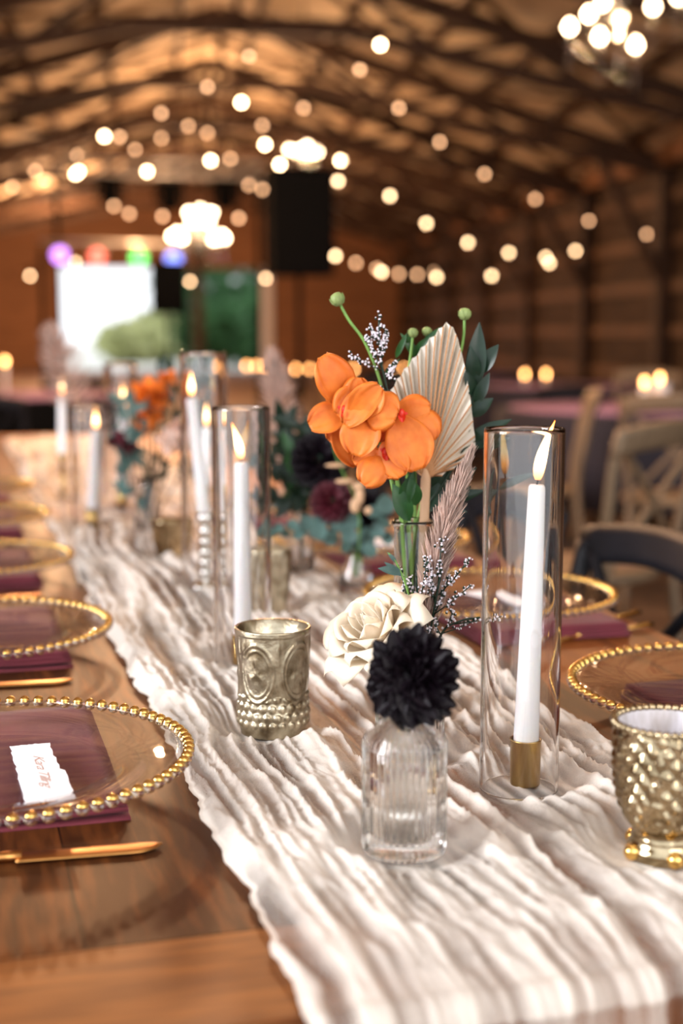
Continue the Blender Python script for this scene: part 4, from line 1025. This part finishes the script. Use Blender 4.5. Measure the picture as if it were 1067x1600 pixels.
# guest tables
def guest_table(px, D, py, mt, label, r=.75):
    c = A(px, py, D); c.z = 0; t = thing('guest_table', label, 'table', c)
    n = 64
    MB().lathe([(0, .748), (r, .748), (r+.008, .742), (r+.015, .70), (r+.03, .55), (r+.03, .30)], n, disp=lambda a, z, i: .022*math.sin(a*14)*max(0, (.74-z)/.4)).build('cloth', mt, t)
    MB().lathe([(0, .7485), (r*.93, .7485), (r*.93, .7505), (0, .7505)], 48).build('purple_lit_disc', M['cloth_purple_lit'], t)  # added disc whose lilac colour stands in for purple light on the table
    MB().tube([(0, 0, .01), (0, 0, .745)], .05, 12).lathe([(0, 0), (.3, 0), (.3, .02), (0, .05)], 24).build('pedestal', M['black'], t)
    return c
g1 = guest_table(1010, 7.0, 640, M['cloth_dark'], 'round guest table in lilac light behind the near glass cylinder, at right')
g2 = guest_table(700, 13, 600, M['cloth_dark'], 'round guest table far behind the palm fan')
g3 = guest_table(900, 10, 610, M['cloth_dark'], 'round guest table between the two others at right')
g4 = guest_table(20, 8.5, 640, M['black'], 'round black-clothed guest table beyond the left end of the long table')
def far_candle(px, py, D, label, h=.20, r=.011, zbase=.75):
    p = A(px, py, D); top = p.z-.02; zb = zbase
    t = thing('pillar_candle', label, 'candle', (p.x, p.y, zb), 0, 'candles on the guest tables')
    MB().lathe([(0, 0), (r, 0), (r, top-zb), (0, top-zb)], 16).build('wax_body', M['wax'], t)
    MB().ball((0, 0, top-zb+.022), .016, 10, (.8, .8, 1.5)).build('flame', M['far_flame'], t)
far_candle(1007, 598, 7.0, 'left white candle of the pair on the lilac-lit guest table', r=.02)
far_candle(1031, 592, 7.1, 'right white candle of the pair on the lilac-lit guest table', r=.05)
far_candle(820, 585, 10.0, 'left candle of the distant pair above the near glass cylinder')
far_candle(853, 585, 10.1, 'right candle of the distant pair above the near glass cylinder')
for i, x in enumerate((462, 484, 531, 552, 612, 632, 400, 385, 414)):
    far_candle(x, 577 if x > 440 else 572, 13+.13*((i*5) % 7-3), 'small distant candle flame in the row behind the orchids, %s' % ('leftmost','left of the front petal','behind the upper left petal','right of the upper left petal','under the statice','beside the palm','over the second cylinder','left one over the second cylinder','right one over the second cylinder')[i])
far_candle(8, 565, 8.5, 'small candle flame at the far left edge')
# pale chairs
cc = chair('pale_crossback_chair', 'pale wood chair behind the near glass cylinder, at right', A(960, 700, 5.0)*1, 2.2, M['chair_tan'], 'pale crossback chairs at the guest tables')
p = A(915, 700, 3.9); cc.location = (p.x, p.y, 0)
for (x, D, rz, l) in ((1055, 5.6, 1.2, 'pale wood chair at the right edge behind the dark chair'), (830, 5.9, 2.9, 'pale wood chair farther back, left of the lilac-lit table'), (1000, 8.6, 4.2, 'pale wood chair behind the lilac-lit table')):
    p = A(x, 650, D); dup(cc, (p.x, p.y, 0), rz, l)
for (x, D, rz, l) in ((15, 7.0, 1.2, 'dark chair beyond the left end of the long table'), (100, 9.3, 2.0, 'dark chair right of the far left dark chair'), (700, 11.5, 1.6, 'dark chair far behind the palm fan'), (620, 12, 1.0, 'dark chair far behind the statice sprig'), (870, 8.3, 1.6, 'dark chair in front of the middle guest table')):
    p = A(x, 640, D); dup(ch, (p.x, p.y, 0), rz, l, 'dark crossback chairs at the guest tables')
# ------------------------------------------------------------------ string lights
def strand(label, pts, mt, br=.0155):
    w = [A(*p) for p in pts]; t = thing('string_lights', label, 'string lights', w[0])
    full = [w[0]+(w[0]-w[1])*.6]+w+[w[-1]+(w[-1]-w[-2])*.6]
    MB().tube([p+Vector((0, 0, .07)) for p in curve_pts(full, 4)], .004, 5).build('cable', M['black'], t, world=True)
    for p, src in zip(w, pts):
        b = MB().ball(p, br, 14).build('bulb', mt, t, world=True)
        s = MB().tube([p+Vector((0, 0, .02)), p+Vector((0, 0, .07))], .012, 8).build('socket', M['black'], b)
        s.data.transform(Matrix.Translation(-t.location))
def lin(pts, D0, D1): n = max(1, len(pts)-1); return [(x, y, D0+(D1-D0)*i/n) for i, (x, y) in enumerate(pts)]
strand('string light strand running right across the roof above the candle', lin([(562, 109), (623, 169), (687, 222), (757, 272), (836, 311), (920, 345), (1010, 366)], 9, 12), M['bulb_dim'])
strand('bright string light strand dipping to the right above the palm fan', lin([(533, 251), (528, 283), (609, 306), (666, 349), (731, 379), (795, 395), (853, 402), (899, 392)], 8, 11), M['bulb'])
strand('lowest string light strand just above the flowers', lin([(524, 400), (596, 425), (682, 433), (768, 431), (858, 411)], 9, 10), M['bulb'])
strand('dim far string light strand behind the lowest one', lin([(556, 411), (589, 420), (623, 428), (652, 429), (680, 425)], 13, 14), M['bulb_dim'], .019)
strand('upper left string light strand falling towards the left edge', lin([(389, 88), (324, 136), (252, 177), (187, 214), (121, 243), (55, 267), (19, 292)], 9, 11), M['bulb_dim'])
strand('second left string light strand below the upper one', lin([(474, 169), (410, 196), (294, 197), (211, 234), (70, 281)], 10, 12), M['bulb_dim'])
strand('bright string light strand from the right roof to the left wall', lin([(594, 70), (377, 160), (163, 213), (118, 272)], 7, 9), M['bulb_hot'])
strand('bright string light strand beneath the middle chandelier', lin([(532, 251), (437, 257), (414, 226), (329, 251), (230, 268), (123, 268)], 8, 9), M['bulb_hot'])
strand('short far string light strand at the stage', lin([(410, 296), (389, 289), (360, 248), (324, 208), (252, 216)], 13, 14), M['bulb_dim'], .019)
strand('low string light strand over the stage lamps', lin([(373, 341), (254, 338), (202, 334), (178, 322)], 12, 13), M['bulb_dim'], .019)
strand('low left string light strand beside the doorway', lin([(417, 423), (415, 435), (297, 440), (118, 410), (47, 431)], 11, 12), M['bulb'])
# ------------------------------------------------------------------ chandeliers
def chandelier(c, bulbs, label, br, D, power):
    t = thing('chandelier', label, 'chandelier', c, 0, 'crystal chandeliers'); f = MB()
    ztop = roof_z(c.x)+.03-c.z
    MB().tube([(0, 0, .25), (0, 0, ztop)], .008, 6).build('chain', M['black'], t)
    f.lathe([(0, -.3), (.03, -.28), (.05, -.2), (.02, -.1), (.04, 0), (.02, .1), (.05, .2), (.01, .27), (0, .28)], 16)
    rn = random.Random(3); n = 0
    for (bx, by, dd) in bulbs:
        p = A(bx, by, D+dd)-Vector(c)
        base = Vector((p.x, p.y, p.z-.07))
        f.tube(curve_pts([(0, 0, -.05), Vector((p.x*.5, p.y*.5, base.z-.10)), base], 6), .007, 6)
        f.lathe([(0, 0), (.03, .008), (.012, .012), (.012, .04), (0, .04)], 10, c=base)
        b = MB().lathe([(0, -.032), (.010, -.03), (br, -.008), (br*.8, .012), (.004, .036), (0, .038)], 12, c=p).build('bulb', M['chand_bulb'], t)
        for k in range(7):
            pass
        MB().tube([base+Vector((0, 0, -.012*k)) for k in range(15)], [.002 if k % 2 == 0 else .009 for k in range(15)], 6).build('crystal_drop', M['glass'], t)
    f.build('frame', M['thin'], t)
    l = point('chandelier_light', Vector(c)+Vector((0, 0, .05)), power, (1, .58, .30), .05)
chandelier(A(968, 40, 8), [(890, 42, -.1), (920, 22, .2), (942, 4, .35), (937, 57, -.3), (993, 70, -.3), (1020, 10, 0), (965, -25, .35), (1060, -5, .2)], 'nearest crystal chandelier at the top right corner', .030, 8, 55)
chandelier(A(475, 245, 18), [(452, 234, 0), (462, 236, -.2), (474, 232, .25), (486, 238, -.2), (496, 237, 0), (480, 228, .3)], 'middle distance chandelier left of the big speaker top', .034, 18, 90)
chandelier(A(313, 352, 14), [(296, 332, .2), (313, 328, .3), (330, 332, .2), (300, 346, -.2), (325, 348, -.2), (270, 369, 0), (284, 372, -.3), (335, 374, -.3), (350, 372, 0), (313, 340, 0), (346, 368, .2), (278, 364, .2), (308, 336, .1), (320, 336, .1)], 'bright chandelier hanging over the stage, above the doorway', .040, 14, 60)
for (px, py, D, pw) in ((700, 330, 6, 10), (150, 300, 9, 80), (300, 330, 24, 600), (230, 330, 15.5, 70), (100, 380, 33, 1000), (300, 150, 5, 70), (60, 120, 6, 70), (500, 60, 4, 40)):
    point('warm_fill', A(px, py, D), pw, (1, .55, .28), .04)  # added unseen fill lamps that brighten roof, back wall and truss
# ------------------------------------------------------------------ stage gear
def speaker(px, py, D, label):
    c = A(px, py, D); t = thing('loudspeaker', label, 'speaker', c, .1)
    MB().box((0, 0, 0), (.44, .36, .76)).build('cabinet', M['black'], t, smooth=False)
    MB().box((0, -.185, 0), (.40, .012, .70)).build('grille', M['black'], t, smooth=False)
    return c
c = speaker(467, 348, 10.2, 'big black loudspeaker high on a stand, centre back')
t = thing('speaker_stand', 'black tripod stand under the big loudspeaker', 'stand', (c.x, c.y, 0))
MB().tube([(0, 0, .25), (0, 0, c.z-.385)], .02, 10).build('pole', M['black'], t)
for k in range(3): a = k*2*PI/3; MB().tube([(0, 0, .8), (.5*math.cos(a), .5*math.sin(a), .01)], .014, 8).build('leg', M['black'], t)
def bar(x0, x1, y, D, label, r=.05, lattice=True):
    p = A(x0, y, D); q = A(x1, y+6, D); t = thing('lighting_truss', label, 'lighting truss', ((p.x+q.x)/2, (p.y+q.y)/2, 0)); m = MB()
    for (dy, dz) in (((-.10, -.08), (.10, -.08), (0, .10)) if lattice else ((0, 0),)):
        o = Vector((0, dy, dz)); m.tube([p+o, q+o], .022, 10)
    n = 10 if lattice else 0
    for k in range(n):
        u0 = k/n; u1 = (k+1)/n; a = p+(q-p)*u0; b = p+(q-p)*u1
        m.tube([a+Vector((0, -.1, -.08)), b+Vector((0, 0, .1))], .01, 6).tube([a+Vector((0, .1, -.08)), b+Vector((0, -.1, -.08))], .01, 6)
    m.build('truss_bar', M['chrome'], t, world=True)
    m = MB()
    for s in (p, q):
        m = MB()
        e = s+(q-p)*(.02 if s is p else -.02)
        m.tube([(e.x, e.y, 0.02), (e.x, e.y, s.z-.08)], .03, 8).lathe([(0, 0), (.3, 0), (.3, .02), (0, .02)], 16, c=(e.x, e.y, 0))
        m.build('tower', M['black'], t, world=True)
    return p, q
bar(80, 410, 262, 17, 'high silver lighting truss across the stage')
def moving_head(px, py, D, label):
    c = A(px, py, D); t = thing('moving_head_light', label, 'stage light', c, 0, 'moving head lights under the high truss')
    MB().box((0, 0, .11), (.34, .22, .10)).build('base', M['black'], t, smooth=False)
    MB().tube([(-.15, 0, -.1), (-.15, 0, .08), (.15, 0, .08), (.15, 0, -.1)], .03, 6).build('yoke', M['black'], t, smooth=False)
    MB().lathe([(0, -.17), (.1, -.17), (.12, -.08), (.11, .06), (.07, .1), (0, .1)], 20, M=Matrix.Rotation(.5, 3, 'X')).build('head', M['black'], t)
for x, y, l in ((172, 297, 'left moving head lamp under the high truss'), (265, 305, 'middle moving head lamp under the high truss'), (352, 302, 'right moving head lamp under the high truss')): moving_head(x, y, 17, l)
bar(60, 290, 376, 16, 'lower silver lighting bar carrying the coloured lamps', lattice=False)
for x, y, col, l, nm in ((94, 399, (.62, .22, 1), 'purple glowing stage lamp, leftmost of the coloured row', 'purple'), (152, 401, (1, .12, .06), 'red glowing stage lamp right of the purple one', 'red'), (217, 403, (.08, .85, .10), 'green glowing stage lamp in the coloured row', 'green'), (271, 405, (.18, .25, 1), 'blue glowing stage lamp, rightmost of the coloured row', 'blue')):
    c = A(x, y, 16); t = thing('par_can', l, 'stage light', c, 0)
    Rx = Matrix.Rotation(PI/2, 3, 'X')
    MB().lathe([(.095, 0), (.095, .04), (.09, -.15), (.05, -.2), (0, -.2)], 20, M=Rx).build('housing', M['black'], t)
    MB().lathe([(0, .055), (.06, .052), (.088, .042)], 20, M=Rx, cap=False).build('lens', emit(nm+'_lens', tuple(.05+.9*k for k in col), 3.0), t)
    MB().tube([(-.1, 0, 0), (-.1, 0, .10), (.1, 0, .10), (.1, 0, 0)], .008, 6).build('yoke', M['chrome'], t)
sp = bpy.data.lights.new('purple_uplight', 'SPOT'); sp.energy = 60; sp.color = (.6, .25, 1); sp.spot_size = R(16); sp.shadow_soft_size = .1
so = bpy.data.objects.new('purple_uplight', sp); COL.objects.link(so); so.location = (XR-1.5, 12, 2.6); so.rotation_euler = (Vector((g1.x, g1.y, .7))-so.location).to_track_quat('-Z', 'Y').to_euler()
# second speaker low left of the doorway post
c = A(262, 450, 15); t = thing('loudspeaker', 'black loudspeaker below the blue stage lamp', 'speaker', c, 0)
MB().box((0, 0, 0), (.36, .32, .55)).build('cabinet', M['black'], t, smooth=False)
t = thing('speaker_stand', 'thin stand under the loudspeaker below the blue lamp', 'stand', (c.x, c.y, 0))
MB().tube([(0, 0, 0), (0, 0, c.z-.28)], .02, 10).lathe([(0, 0), (.28, 0), (.28, .02), (0, .03)], 16).build('pole', M['black'], t)
